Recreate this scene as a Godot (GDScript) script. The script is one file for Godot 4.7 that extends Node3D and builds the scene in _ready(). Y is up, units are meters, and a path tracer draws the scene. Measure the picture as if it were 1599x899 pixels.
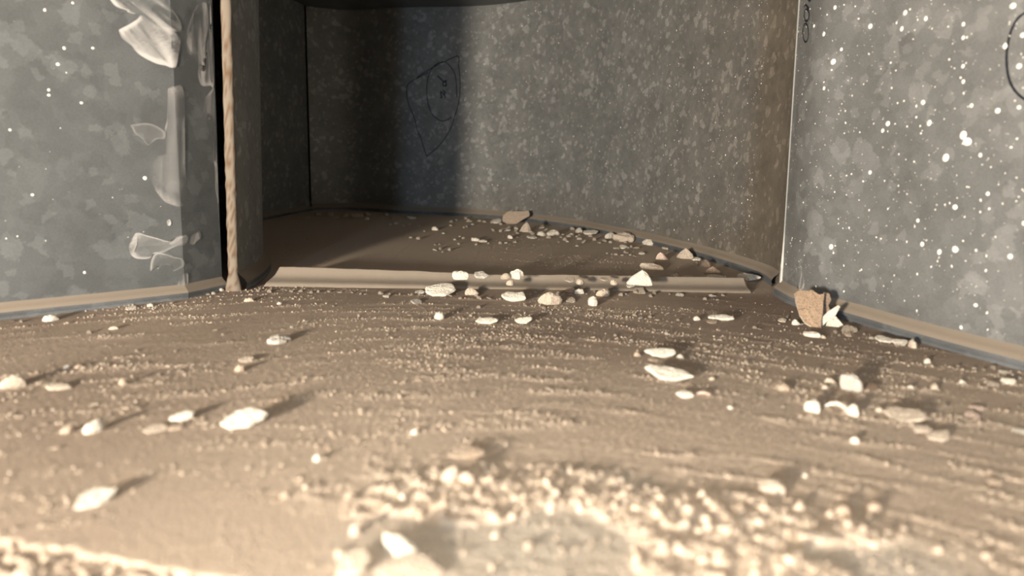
extends Node3D
# Inside a dusty sheet-metal air duct: a side branch (an elbow) opens between two galvanised walls.
# Metres, y up; the camera stands 10 cm over the duct floor and looks along -z.

const TOP := 0.303            # duct height
const LEDGE := 0.0055         # how far a wall's foot flange stands out from its sheet
const SKIN := 0.0012          # sheet thickness

var M := {}
var walls := {}
var nz := {}
var rng := RandomNumberGenerator.new()
var used := {}

# ------------------------------------------------------------------ small helpers
class Acc:
	var v := PackedVector3Array()
	var n := PackedVector3Array()
	var t := PackedVector2Array()
	var c := PackedColorArray()
	var x := PackedInt32Array()
	func add(p: Vector3, q: Vector3, uv := Vector2.ZERO, col := Color.WHITE) -> int:
		v.append(p); n.append(q); t.append(uv); c.append(col)
		return v.size() - 1
	func tri(a: int, b: int, d: int):        # counter-clockwise seen from outside
		x.append(a); x.append(d); x.append(b)
	func quad(a: int, b: int, d: int, e: int):
		tri(a, b, d); tri(a, d, e)
	func mesh() -> ArrayMesh:
		var arr := []
		arr.resize(Mesh.ARRAY_MAX)
		arr[Mesh.ARRAY_VERTEX] = v
		arr[Mesh.ARRAY_NORMAL] = n
		arr[Mesh.ARRAY_TEX_UV] = t
		arr[Mesh.ARRAY_COLOR] = c
		arr[Mesh.ARRAY_INDEX] = x
		var m := ArrayMesh.new()
		m.add_surface_from_arrays(Mesh.PRIMITIVE_TRIANGLES, arr)
		return m

func numbered(called: String) -> String:
	var k: int = used.get(called, 0)
	used[called] = k + 1
	return called if k == 0 else "%s_%03d" % [called, k]

func put(called: String, mesh: Mesh, mat: Material, parent: Node = null) -> MeshInstance3D:
	var o := MeshInstance3D.new()
	o.mesh = mesh
	o.material_override = mat
	if parent == null:
		o.name = numbered(called)
		add_child(o, true)
	else:
		var k := 0
		for ch in parent.get_children():
			if ch.get_meta("stem", "") == called:
				k += 1
		o.name = called if k == 0 else "%s_%03d" % [called, k]
		o.set_meta("stem", called)
		parent.add_child(o, true)
	return o

func tag(o: Node, label: String, category: String, group := ""):
	o.set_meta("label", label)
	o.set_meta("category", category)
	if group != "":
		o.set_meta("group", group)

func structure(called: String, label := "") -> Node3D:
	var o := Node3D.new()
	o.name = called
	o.set_meta("kind", "structure")
	if label != "":
		o.set_meta("label", label)
	add_child(o, true)
	return o

func noise(kind: int, freq: float, sd: int, oct := 3) -> FastNoiseLite:
	var q := FastNoiseLite.new()
	q.noise_type = kind
	q.frequency = freq
	q.seed = sd
	q.fractal_octaves = oct
	if oct <= 1:
		q.fractal_type = FastNoiseLite.FRACTAL_NONE
	return q

func lin(r: float, g: float, b: float) -> Color:
	return Color(r, g, b).linear_to_srgb()

# ------------------------------------------------------------------ materials
func spangle(sd: int, flecks: float, cut: float, dense := 1.0) -> ImageTexture:
	# zinc crystals: warped cells of slightly different grey, some of them clearly paler
	var w := 1024
	var big := noise(FastNoiseLite.TYPE_CELLULAR, 0.034 * dense, sd, 1)
	big.cellular_return_type = FastNoiseLite.RETURN_CELL_VALUE
	big.domain_warp_enabled = true
	big.domain_warp_amplitude = 26.0 / dense
	big.domain_warp_frequency = 0.03
	var small := noise(FastNoiseLite.TYPE_CELLULAR, 0.075 * dense, sd + 7, 1)
	small.cellular_return_type = FastNoiseLite.RETURN_CELL_VALUE
	small.domain_warp_enabled = true
	small.domain_warp_amplitude = 16.0 / dense
	small.domain_warp_frequency = 0.06
	var grain := noise(FastNoiseLite.TYPE_SIMPLEX, 0.22, sd + 3, 3)
	var cloud := noise(FastNoiseLite.TYPE_SIMPLEX, 0.006, sd + 5, 3)
	var a := big.get_image(w, w, false, false, false).get_data()
	var b := small.get_image(w, w, false, false, false).get_data()
	var g := grain.get_image(w, w, false, false, false).get_data()
	var l := cloud.get_image(w, w, false, false, false).get_data()
	var o := PackedByteArray()
	o.resize(w * w)
	for i in w * w:
		var av := a[i] / 255.0
		var bv := b[i] / 255.0
		var v := 0.66 + 0.055 * (av - 0.5) + 0.045 * (bv - 0.5) + 0.07 * (g[i] / 255.0 - 0.5) + 0.10 * (l[i] / 255.0 - 0.5)
		if av > cut:
			v += flecks * (0.6 + 0.4 * bv)
		elif bv > cut + 0.02:
			v += flecks * 0.8
		o[i] = int(clampf(v, 0.0, 1.0) * 255.0)
	return ImageTexture.create_from_image(Image.create_from_data(w, w, false, Image.FORMAT_L8, o))

func galv(tex: Texture2D, tint: Color, metal: float, rough: float) -> StandardMaterial3D:
	var m := StandardMaterial3D.new()
	m.albedo_color = tint
	m.albedo_texture = tex
	m.uv1_scale = Vector3(2.4, 2.4, 1)
	m.metallic = metal
	m.roughness = rough
	m.vertex_color_use_as_albedo = true
	return m

func relief(m: StandardMaterial3D, tex: Texture2D, tile: float, mm: float, world := true):
	m.heightmap_enabled = true
	m.heightmap_texture = tex
	m.heightmap_scale = mm * 0.1
	m.uv1_triplanar = true
	m.uv1_world_triplanar = world
	m.uv1_scale = Vector3.ONE / tile

func matte(c: Color, rough := 0.95) -> StandardMaterial3D:
	var m := StandardMaterial3D.new()
	m.albedo_color = c
	m.roughness = rough
	m.vertex_color_use_as_albedo = true
	m.metallic_specular = 0.25
	return m

func materials():
	var gr := noise(FastNoiseLite.TYPE_SIMPLEX, 0.085, 31, 4)
	var grit := ImageTexture.create_from_image(gr.get_seamless_image(1024, 1024))
	var pl := noise(FastNoiseLite.TYPE_SIMPLEX, 0.03, 77, 4)
	var chalk := ImageTexture.create_from_image(pl.get_seamless_image(512, 512))
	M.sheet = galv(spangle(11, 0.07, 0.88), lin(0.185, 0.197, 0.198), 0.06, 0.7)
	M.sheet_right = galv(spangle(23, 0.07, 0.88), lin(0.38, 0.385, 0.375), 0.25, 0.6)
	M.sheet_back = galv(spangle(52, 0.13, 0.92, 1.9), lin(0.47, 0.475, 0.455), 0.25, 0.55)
	M.flange = galv(spangle(64, 0.05, 0.9), lin(0.27, 0.285, 0.295), 0.2, 0.5)
	M.dust = matte(Color.WHITE)
	relief(M.dust, grit, 0.075, 0.42)
	M.ledge = matte(lin(0.215, 0.18, 0.142))
	relief(M.ledge, grit, 0.05, 0.25)
	M.lip = matte(lin(0.205, 0.172, 0.136))
	relief(M.lip, grit, 0.04, 0.22)
	var pt := noise(FastNoiseLite.TYPE_SIMPLEX, 0.02, 91, 4).get_seamless_image(512, 512)
	for yy in 512:
		for xx in 512:
			var q := pt.get_pixel(xx, yy).r
			var w := 1.0 - 0.14 * smoothstep(0.55, 0.72, q)
			pt.set_pixel(xx, yy, Color(w, w, w))
	M.plaster = matte(Color.WHITE, 0.9)
	M.plaster.albedo_texture = ImageTexture.create_from_image(pt)
	relief(M.plaster, chalk, 0.02, 0.5, false)
	M.grain = matte(Color.WHITE)
	M.paint = matte(lin(0.86, 0.82, 0.74), 0.6)
	M.plate = matte(lin(0.40, 0.32, 0.248))
	relief(M.plate, grit, 0.075, 0.4)
	M.crack = matte(lin(0.10, 0.07, 0.05))
	M.seam = matte(Color.WHITE, 0.5)
	M.ink = matte(lin(0.012, 0.013, 0.018), 0.5)
	var s := matte(Color.WHITE, 0.42)
	s.transparency = BaseMaterial3D.TRANSPARENCY_ALPHA
	M.sealant = s
	var e := StandardMaterial3D.new()
	e.emission_enabled = true
	e.emission = Color(1.0, 0.86, 0.70)
	e.emission_energy_multiplier = 2.0
	M.bulb = e
	var e2 := e.duplicate()
	e2.emission = Color(0.72, 0.86, 1.0)
	M.bulb_cool = e2
	M.black = matte(lin(0.03, 0.03, 0.032), 0.5)

# ------------------------------------------------------------------ sheet metal walls
func smooth_path(p: Array, n: int) -> Array:
	var out := []
	for i in p.size() - 1:
		var p0: Vector2 = p[maxi(i - 1, 0)]
		var p1: Vector2 = p[i]
		var p2: Vector2 = p[i + 1]
		var p3: Vector2 = p[mini(i + 2, p.size() - 1)]
		for k in n:
			var t := float(k) / n
			out.append(0.5 * (2.0 * p1 + (p2 - p0) * t + (2.0 * p0 - 5.0 * p1 + 4.0 * p2 - p3) * t * t + (3.0 * p1 - p0 - 3.0 * p2 + p3) * t * t * t))
	out.append(p[-1])
	return out

func side(p: Array, i: int) -> Vector2:
	var d: Vector2 = (p[mini(i + 1, p.size() - 1)] - p[maxi(i - 1, 0)]).normalized()
	return Vector2(-d.y, d.x)

func inset(p: Array, o: float) -> Array:
	var out := []
	for i in p.size():
		out.append(p[i] + side(p, i) * o)
	return out

func finer(p: Array, step: float) -> Array:
	var out := []
	for i in p.size() - 1:
		var a: Vector2 = p[i]
		var b: Vector2 = p[i + 1]
		var n := maxi(1, int(ceil(a.distance_to(b) / step)))
		for k in n:
			out.append(a.lerp(b, float(k) / n))
	out.append(p[-1])
	return out

# a strip of sheet over a plan path; prof is a list of (offset from the path, height), from the bottom up
func ribbon(acc: Acc, path: Array, prof: Array, tint = null, flip := false):
	var seg := []
	for i in path.size() - 1:
		var d: Vector2 = (path[i + 1] - path[i]).normalized()
		seg.append(Vector2(-d.y, d.x))
	var pn := []
	for j in prof.size() - 1:
		var e: Vector2 = (prof[j + 1] - prof[j]).normalized()
		pn.append(Vector2(e.y, -e.x))
	var s := 0.0
	for i in path.size() - 1:
		var len: float = path[i].distance_to(path[i + 1])
		for j in prof.size() - 1:
			var id := []
			for k in 4:
				var pi: int = i + (1 if k == 1 or k == 2 else 0)
				var pj: int = j + (1 if k >= 2 else 0)
				var h: Vector2 = seg[i]
				var oi: int = i + 1 if pi > i else i - 1
				if oi >= 0 and oi < seg.size() and absf(seg[oi].angle_to(seg[i])) < 0.35:
					h = (seg[i] + seg[oi]).normalized()
				var v: Vector2 = pn[j]
				var oj: int = j + 1 if pj > j else j - 1
				if oj >= 0 and oj < pn.size() and absf(pn[oj].angle_to(pn[j])) < 1.1:
					v = (pn[j] + pn[oj]).normalized()
				var p: Vector2 = path[pi] + side(path, pi) * prof[pj].x
				var nn := Vector3(h.x * v.x, v.y, h.y * v.x).normalized()
				var ss := s + (len if pi > i else 0.0)
				var col: Color = tint.call(ss, prof[pj].y, p) if tint != null else Color.WHITE
				id.append(acc.add(Vector3(p.x, prof[pj].y, p.y), -nn if flip else nn, Vector2(ss, prof[pj].y), col))
			if flip:
				acc.quad(id[0], id[3], id[2], id[1])
			else:
				acc.quad(id[0], id[1], id[2], id[3])
		s += len

func cap(acc: Acc, path: Array, i: int, prof: Array, dirn: float):
	var d: Vector2 = (path[mini(i + 1, path.size() - 1)] - path[maxi(i - 1, 0)]).normalized() * dirn
	for j in prof.size() - 1:
		var q := []
		for k in [[j, 0.0], [j, -SKIN], [j + 1, -SKIN], [j + 1, 0.0]]:
			var p: Vector2 = path[i] + side(path, i) * (prof[k[0]].x + k[1])
			q.append(acc.add(Vector3(p.x, prof[k[0]].y, p.y), Vector3(d.x, 0, d.y)))
		if dirn < 0.0:
			acc.quad(q[0], q[3], q[2], q[1])
		else:
			acc.quad(q[0], q[1], q[2], q[3])

func flange_profile(k: float) -> Array:
	return [[Vector2(-0.0002, 0.0), Vector2(0.0, 0.0022 * k), Vector2(-0.0007 * k, 0.0031 * k), Vector2(0.0, 0.0040 * k), Vector2(0.0, 0.0062 * k)],
		[Vector2(0.0, 0.0062 * k), Vector2(-0.0008 * k, 0.0078 * k), Vector2(-0.0022 * k, 0.0092 * k), Vector2(-0.0040 * k, 0.0106 * k), Vector2(-LEDGE * k, 0.0128 * k)]]

# a wall: its sheet, the dust-covered ledge and the dark foot flange
func wall(called: String, path: Array, mat: Material, k: float, tint = null, lean := 0.0) -> Node3D:
	var w := structure(called)
	var pr := flange_profile(k)
	var up := [Vector2(-LEDGE * k, 0.0)]
	for y in [0.0128 * k, 0.02, 0.03, 0.045, 0.065, 0.09, 0.12, 0.16, 0.2, 0.25, TOP]:
		up.append(Vector2(-LEDGE * k + lean * y / TOP, y))
	var back := []
	for q in up:
		back.append(Vector2(q.x - SKIN, q.y))
	var a := Acc.new()
	ribbon(a, path, up, tint)
	ribbon(a, path, back, null, true)
	cap(a, path, 0, up, -1.0)
	cap(a, path, path.size() - 1, up, 1.0)
	put("metal_sheet", a.mesh(), mat, w)
	a = Acc.new()
	ribbon(a, path, pr[0])
	put("foot_flange", a.mesh(), M.flange, w)
	a = Acc.new()
	var worn := func(ss: float, y: float, _p: Vector2) -> Color:
		var f := (y / k - 0.0062) / 0.0066
		var n: float = nz.cloud.get_noise_2d(ss * 200.0, y * 300.0)
		return Color(1.0, 0.97, 0.93).lerp(Color(1.02, 1.22, 1.48), clampf(0.95 * smoothstep(0.35, 0.95, f + 0.3 * n) + 0.9 * smoothstep(0.35, 0.0, f + 0.2 * n), 0.0, 1.0))
	ribbon(a, path, pr[1], worn)
	put("dusty_ledge", a.mesh(), M.ledge, w)
	walls[called] = [w, inset(path, -LEDGE * k), lean]
	return w

# the point s along a wall, y up, lifted off its sheet; [point, outward normal, along]
func on_wall(called: String, s: float, y: float, lift: float) -> Array:
	var p: Array = walls[called][1]
	for i in p.size() - 1:
		var len: float = p[i].distance_to(p[i + 1])
		if s <= len or i == p.size() - 2:
			var d: Vector2 = (p[i + 1] - p[i]) / len
			var q: Vector2 = p[i] + d * s
			var n := Vector3(-d.y, 0, d.x)
			return [Vector3(q.x, y, q.y) + n * (lift + walls[called][2] * y / TOP), n, Vector3(d.x, 0, d.y)]
		s -= len
	return []

# a film of sealant wiped on by hand: milky at its beaded edge, streaked and clearer within
func smear(which: String, outline: Array, inner: float, edge: float, dirn: float):
	var called := "wall_" + which
	var poly := smooth_path(outline + [outline[0]], 6)
	poly.pop_back()
	var mid := Vector2.ZERO
	for q in poly:
		mid += q / poly.size()
	var rings := [1.0, 0.965, 0.92, 0.86, 0.78, 0.68, 0.56, 0.42, 0.28, 0.14, 0.0]
	var high := [0.00004, 0.0005, 0.0006, 0.00035, 0.00022, 0.0002, 0.00022, 0.0002, 0.0002, 0.0002, 0.0002]
	var cs := cos(dirn)
	var sn := sin(dirn)
	var a := Acc.new()
	var n := poly.size()
	for r in rings.size():
		for i in n:
			var q: Vector2 = mid.lerp(poly[i], rings[r])
			var u := q.x * cs + q.y * sn
			var v := -q.x * sn + q.y * cs
			var st: float = nz.streak.get_noise_2d(u * 90.0, v * 900.0)
			var lo: float = nz.cloud.get_noise_2d(q.x * 60.0 + 9.0, q.y * 60.0)
			var w := on_wall(called, q.x, q.y, high[r] + 0.00012 * maxf(st, 0.0))
			var e := smoothstep(0.74, 0.95, rings[r] + 0.16 * lo)
			var rim: float = nz.cloud.get_noise_2d(q.x * 110.0 + 31.0, q.y * 110.0)
			var al := lerpf(inner * (1.0 + 1.3 * st + 1.6 * lo), edge * clampf(0.55 + 1.9 * rim + 0.5 * st, 0.08, 1.1), e)
			if r == 0:
				al *= 0.6
			a.add(w[0], w[1], q, Color(0.46, 0.45, 0.43, clampf(al * 1.15, 0.02, 0.95)))
	for r in rings.size() - 1:
		for i in n:
			var j := (i + 1) % n
			a.quad(r * n + i, r * n + j, (r + 1) * n + j, (r + 1) * n + i)
	# make the winding agree with the wall's outward side
	var area := 0.0
	for i in n:
		area += poly[i].cross(poly[(i + 1) % n])
	if area < 0.0:
		for i in range(0, a.x.size(), 3):
			var t := a.x[i]
			a.x[i] = a.x[i + 1]
			a.x[i + 1] = t
	put("sealant_smear", a.mesh(), M.sealant, walls[called][0])

# a marker line drawn on a wall
func stroke(which: String, line: Array, width: float):
	var called := "wall_" + which
	var p := smooth_path(line, 6) if line.size() > 2 else line
	var a := Acc.new()
	for i in p.size():
		var d: Vector2 = (p[mini(i + 1, p.size() - 1)] - p[maxi(i - 1, 0)]).normalized()
		var n: Vector2 = Vector2(-d.y, d.x) * width * (0.5 + 0.10 * nz.cloud.get_noise_2d(i * 2.3, width * 9000.0))
		for k in [-1.0, 1.0]:
			var q: Vector2 = p[i] + n * k
			var w := on_wall(called, q.x, q.y, 0.00012)
			a.add(w[0], w[1], q)
	for i in p.size() - 1:
		a.quad(i * 2, i * 2 + 2, i * 2 + 3, i * 2 + 1)
	var o := put("marker_line", a.mesh(), M.ink, walls[called][0])
	o.set_meta("label", "black felt marker line")

func dome(n: int) -> ArrayMesh:
	var a := Acc.new()
	a.add(Vector3(0, 0, 0.3), Vector3(0, 0, 1))
	for r in [[0.65, 0.22], [1.0, 0.0]]:
		for i in n:
			var t := TAU * i / n
			a.add(Vector3(cos(t) * r[0], sin(t) * r[0], r[1]), Vector3(cos(t) * r[0] * 0.7, sin(t) * r[0] * 0.7, 1).normalized())
	for i in n:
		var j := (i + 1) % n
		a.tri(0, 1 + i, 1 + j)
		a.quad(1 + i, 1 + n + i, 1 + n + j, 1 + j)
	return a.mesh()

func on_basis(w: Array, sx: float, sy: float, turn: float) -> Basis:
	var b := Basis(w[2], Vector3.UP, w[1])
	return b * Basis(Vector3(0, 0, 1), turn) * Basis.from_scale(Vector3(sx, sy, minf(sx, sy)))

func spots(which: String, list: Array):
	var m := dome(14)
	for q in list:
		var w := on_wall("wall_" + which, q.x, q.y, 0.00005)
		var o := put("paint_spot", m, M.paint, walls["wall_" + which][0])
		var k := rng.randf_range(0.85, 1.25)
		o.transform = Transform3D(on_basis(w, q.z / sqrt(k), q.z * sqrt(k), rng.randf() * 0.6 - 0.3), w[0])

func specks(which: String, n: int, s0: float, s1: float, y0: float, y1: float, rmin: float, rmax: float, lean: float):
	var mm := MultiMesh.new()
	mm.transform_format = MultiMesh.TRANSFORM_3D
	mm.mesh = dome(7)
	mm.instance_count = n
	for i in n:
		var s := lerpf(s0, s1, pow(rng.randf(), lean))
		var y := lerpf(y0, y1, rng.randf())
		var r := rmin + (rmax - rmin) * pow(rng.randf(), 4.5)
		var w := on_wall("wall_" + which, s, y, 0.00004)
		var k := rng.randf_range(0.8, 1.4)
		mm.set_instance_transform(i, Transform3D(on_basis(w, r / k, r * k, rng.randf_range(-0.5, 0.5)), w[0]))
	var o := MultiMeshInstance3D.new()
	o.name = "paint_specks"
	o.multimesh = mm
	o.material_override = M.paint
	o.set_meta("kind", "stuff")
	o.set_meta("label", "fine white paint overspray")
	walls["wall_" + which][0].add_child(o, true)

# ------------------------------------------------------------------ floor
func pile(x: float, d: float) -> float:
	# the heap of loose pale dust in the foreground
	var e := pow((x - 0.030) / 0.088, 2.0) + pow((d - 0.176 + 0.10 * (x - 0.03)) / 0.036, 2.0)
	return smoothstep(1.35, 0.25, e + 0.5 * nz.cloud.get_noise_2d(x * 90.0, d * 90.0))

func below_lip(x: float, d: float) -> float:
	var a: Vector2 = Vector2(-0.1269, -0.1625)
	var b: Vector2 = Vector2(-0.0816, -0.1521)
	var t := (b - a).normalized()
	var n := Vector2(-t.y, t.x)
	return smoothstep(-0.0006, 0.0006, (Vector2(x, -d) - a).dot(n) + 0.0012 * nz.cloud.get_noise_2d(x * 500.0, d * 500.0))

func dust_at(x: float, z: float) -> Array:      # [height, colour]
	var d := -z
	var r := Vector2(x + 0.02, d + 0.03).length()
	var an := atan2(x + 0.02, d + 0.03)
	var bend: float = nz.cloud.get_noise_2d(x * 14.0, d * 14.0)
	var st: float = nz.streak.get_noise_2d(r * 420.0 + bend * 6.0, an * 26.0)
	var fine: float = nz.streak.get_noise_2d(r * 1500.0 + bend * 9.0, an * 60.0 + 40.0)
	var lump: float = nz.lump.get_noise_2d(x * 900.0, d * 900.0)
	var lowp: float = nz.cloud.get_noise_2d(x * 24.0 + 3.0, d * 24.0)
	var inside := smoothstep(0.50, 0.535, d)           # the branch floor lies beyond the bent lip, smoother
	var near := smoothstep(0.46, 0.24, d)
	var calm := smoothstep(0.30, 0.20, d) * smoothstep(0.03, -0.05, x)      # smooth patch at the near left
	var ridge := pow(maxf(st, 0.0), 1.6)
	var h := 0.0006 + (0.00055 * ridge + 0.00010 * fine + 0.0006 * bend) * (1.0 - 0.75 * inside) * (1.0 - 0.8 * calm) + 0.00022 * lump * (0.3 + near) * (1.0 - 0.6 * inside) * (1.0 - 0.6 * calm)
	var thick := clampf(0.30 + 0.55 * near + 0.4 * ridge * (1.0 - inside) + 0.5 * lowp - 0.22 * smoothstep(0.0, 0.16, x) * (1.0 - inside), 0.0, 1.0)
	var c := Color(0.25, 0.192, 0.148).lerp(Color(0.41, 0.325, 0.25), thick)
	# foreground light painted into dust colour; a smooth even coat on the branch floor
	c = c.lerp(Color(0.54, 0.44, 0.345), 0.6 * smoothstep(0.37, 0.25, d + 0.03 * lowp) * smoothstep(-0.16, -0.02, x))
	c = c.lerp(Color(0.48, 0.39, 0.305), inside)
	var p := pile(x, d)
	if p > 0.0 and d < 0.26:
		var cl: float = nz.lump.get_noise_2d(x * 210.0 + 5.0, d * 210.0)
		var bare: float = smoothstep(0.10, 0.30, nz.cloud.get_noise_2d(x * 60.0 + 11.0, d * 105.0 + 2.0))
		h += p * (0.0008 + 0.0013 * maxf(cl, -0.3) + 0.0004 * maxf(lump, 0.0)) * (1.0 - 0.9 * bare)
		c = c.lerp(Color(0.58, 0.48, 0.38), p * 0.8)
		c = c.lerp(Color(0.43, 0.385, 0.325), p * bare * 0.75)
	if d < 0.20:
		var bl := below_lip(x, d)
		h += bl * (-0.0011 + 0.0014 * nz.lump.get_noise_2d(x * 500.0, d * 500.0))
	h += 0.0004
	return [maxf(h, -0.002), c]

func floor_y(x: float, z: float) -> float:
	return dust_at(x, z)[0]

func build_floor():
	var f := structure("floor", "")
	var box := BoxMesh.new()
	box.size = Vector3(1.9, 0.01, 2.3)
	var slab := put("floor_plate", box, M.plate, f)
	slab.position = Vector3(-0.2, -0.0085, -0.2)
	# loose dust: finer near the camera, coarser towards the far end of the branch
	var rows := 560
	var cols := 780
	var v := PackedVector3Array()
	var n := PackedVector3Array()
	var c := PackedColorArray()
	var ix := PackedInt32Array()
	v.resize((rows + 1) * (cols + 1))
	n.resize(v.size())
	c.resize(v.size())
	for i in rows + 1:
		var d := 0.125 * pow(1.17 / 0.125, float(i) / rows)
		var half := 0.22 + 0.62 * d
		for j in cols + 1:
			var x := lerpf(-half, half, float(j) / cols)
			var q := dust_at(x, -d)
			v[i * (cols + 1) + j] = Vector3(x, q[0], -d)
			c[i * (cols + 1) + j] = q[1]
	for i in rows + 1:
		for j in cols + 1:
			var k := i * (cols + 1) + j
			var a := v[k + (1 if j < cols else 0)] - v[k - (1 if j > 0 else 0)]
			var b := v[k + (cols + 1 if i < rows else 0)] - v[k - (cols + 1 if i > 0 else 0)]
			n[k] = a.cross(b).normalized()
			if i < rows and j < cols:
				for t in [k, k + cols + 2, k + 1, k, k + cols + 1, k + cols + 2]:
					ix.append(t)
	var arr := []
	arr.resize(Mesh.ARRAY_MAX)
	arr[Mesh.ARRAY_VERTEX] = v
	arr[Mesh.ARRAY_NORMAL] = n
	arr[Mesh.ARRAY_COLOR] = c
	arr[Mesh.ARRAY_INDEX] = ix
	var m := ArrayMesh.new()
	m.add_surface_from_arrays(Mesh.PRIMITIVE_TRIANGLES, arr)
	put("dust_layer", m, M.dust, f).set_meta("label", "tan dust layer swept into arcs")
	grains(f)

func pebble(sd: int) -> ArrayMesh:
	var ico := SphereMesh.new()
	ico.radius = 0.5
	ico.height = 1.0
	ico.radial_segments = 6
	ico.rings = 3
	var st := SurfaceTool.new()
	st.begin(Mesh.PRIMITIVE_TRIANGLES)
	var arr := ico.get_mesh_arrays()
	var q := noise(FastNoiseLite.TYPE_SIMPLEX, 1.7, sd, 1)
	st.set_smooth_group(-1)
	for k in arr[Mesh.ARRAY_INDEX]:
		var p: Vector3 = arr[Mesh.ARRAY_VERTEX][k]
		p *= 1.0 + 0.45 * q.get_noise_3dv(p * 1.3 + Vector3(sd, 0, 0))
		st.add_vertex(p)
	st.generate_normals()
	return st.commit()

func grains(f: Node3D):
	for kind in 3:
		var want: int = [24000, 5000, 420][kind]
		var at: Array[Transform3D] = []
		var tint: Array[Color] = []
		var tries := 0
		while at.size() < want and tries < 400000:
			tries += 1
			var d: float
			if kind == 2:
				d = rng.randf_range(0.135, 0.225)
			else:
				d = 0.14 * pow(0.95 / 0.14, pow(rng.randf(), 1.15))
			var x := rng.randf_range(-1.0, 1.0) * (0.02 + 0.75 * d)
			if d > 0.5 and (x < -0.19 - 0.12 * (d - 0.5) / 0.5 or x > 0.19):
				continue
			var r := Vector2(x + 0.02, d + 0.03).length()
			var an := atan2(x + 0.02, d + 0.03)
			var bend: float = nz.cloud.get_noise_2d(x * 14.0, d * 14.0)
			var st: float = nz.streak.get_noise_2d(r * 420.0 + bend * 6.0, an * 26.0)
			var pk: float = nz.cloud.get_noise_2d(x * 30.0 + 50.0, d * 30.0)
			var p := pile(x, d) if d < 0.27 else 0.0
			var keep := smoothstep(0.05, 0.5, st + 0.5 * pk)
			keep *= 1.0 - 0.85 * smoothstep(0.30, 0.20, d) * smoothstep(0.03, -0.05, x)
			keep *= 1.0 - 0.88 * smoothstep(0.07, 0.15, x) * smoothstep(0.33, 0.42, d)
			if d > 0.5:
				keep *= 0.5 * smoothstep(-0.06, 0.06, x)
			keep += 0.02 + 0.16 * smoothstep(0.16, 0.04, absf(x + 0.01)) * smoothstep(0.2, 0.26, d) * smoothstep(0.47, 0.40, d)
			if kind == 1:
				keep *= smoothstep(0.1, 0.5, st + pk)
			if kind == 2:
				keep = p
			keep = maxf(keep, p * 0.28)
			if p > 0.05:
				keep *= 1.0 - 0.85 * smoothstep(0.10, 0.30, nz.cloud.get_noise_2d(x * 60.0 + 11.0, d * 105.0 + 2.0))
			if rng.randf() > keep:
				continue
			var s := rng.randf_range(0.00022, 0.0006) * (0.75 + 0.6 * d)
			if kind == 1:
				s = rng.randf_range(0.0005, 0.0011)
			if kind == 2:
				s = 0.0010 + 0.0026 * pow(rng.randf(), 3.0)
			var b := Basis.from_euler(Vector3(rng.randf() * TAU, rng.randf() * TAU, rng.randf() * TAU)) * Basis.from_scale(Vector3(s, s * rng.randf_range(0.6, 1.0), s * rng.randf_range(0.7, 1.2)))
			at.append(Transform3D(b, Vector3(x, floor_y(x, -d) + s * (0.05 if kind == 2 else 0.2), -d)))
			var g := rng.randf_range(0.75, 1.15)
			if p > 0.1:
				g *= 1.12
			tint.append(Color(0.47 * g, 0.385 * g, 0.30 * g).lerp(Color(0.62, 0.57, 0.49), 0.25 if rng.randf() < 0.2 else 0.0))
		var mm := MultiMesh.new()
		mm.transform_format = MultiMesh.TRANSFORM_3D
		mm.use_colors = true
		mm.mesh = pebble(kind + 2)
		mm.instance_count = at.size()
		for i in at.size():
			mm.set_instance_transform(i, at[i])
			mm.set_instance_color(i, tint[i])
		var o := MultiMeshInstance3D.new()
		o.name = ["fine_grit", "coarse_grit", "dust_clods"][kind]
		o.multimesh = mm
		o.material_override = M.grain
		o.set_meta("kind", "stuff")
		f.add_child(o, true)

# ------------------------------------------------------------------ plaster chips
const TONES := [Color(0.66, 0.605, 0.515), Color(0.51, 0.43, 0.345), Color(0.41, 0.325, 0.25), Color(0.27, 0.20, 0.15), Color(0.50, 0.455, 0.40), Color(0.62, 0.48, 0.40), Color(0.36, 0.26, 0.18)]

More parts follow.
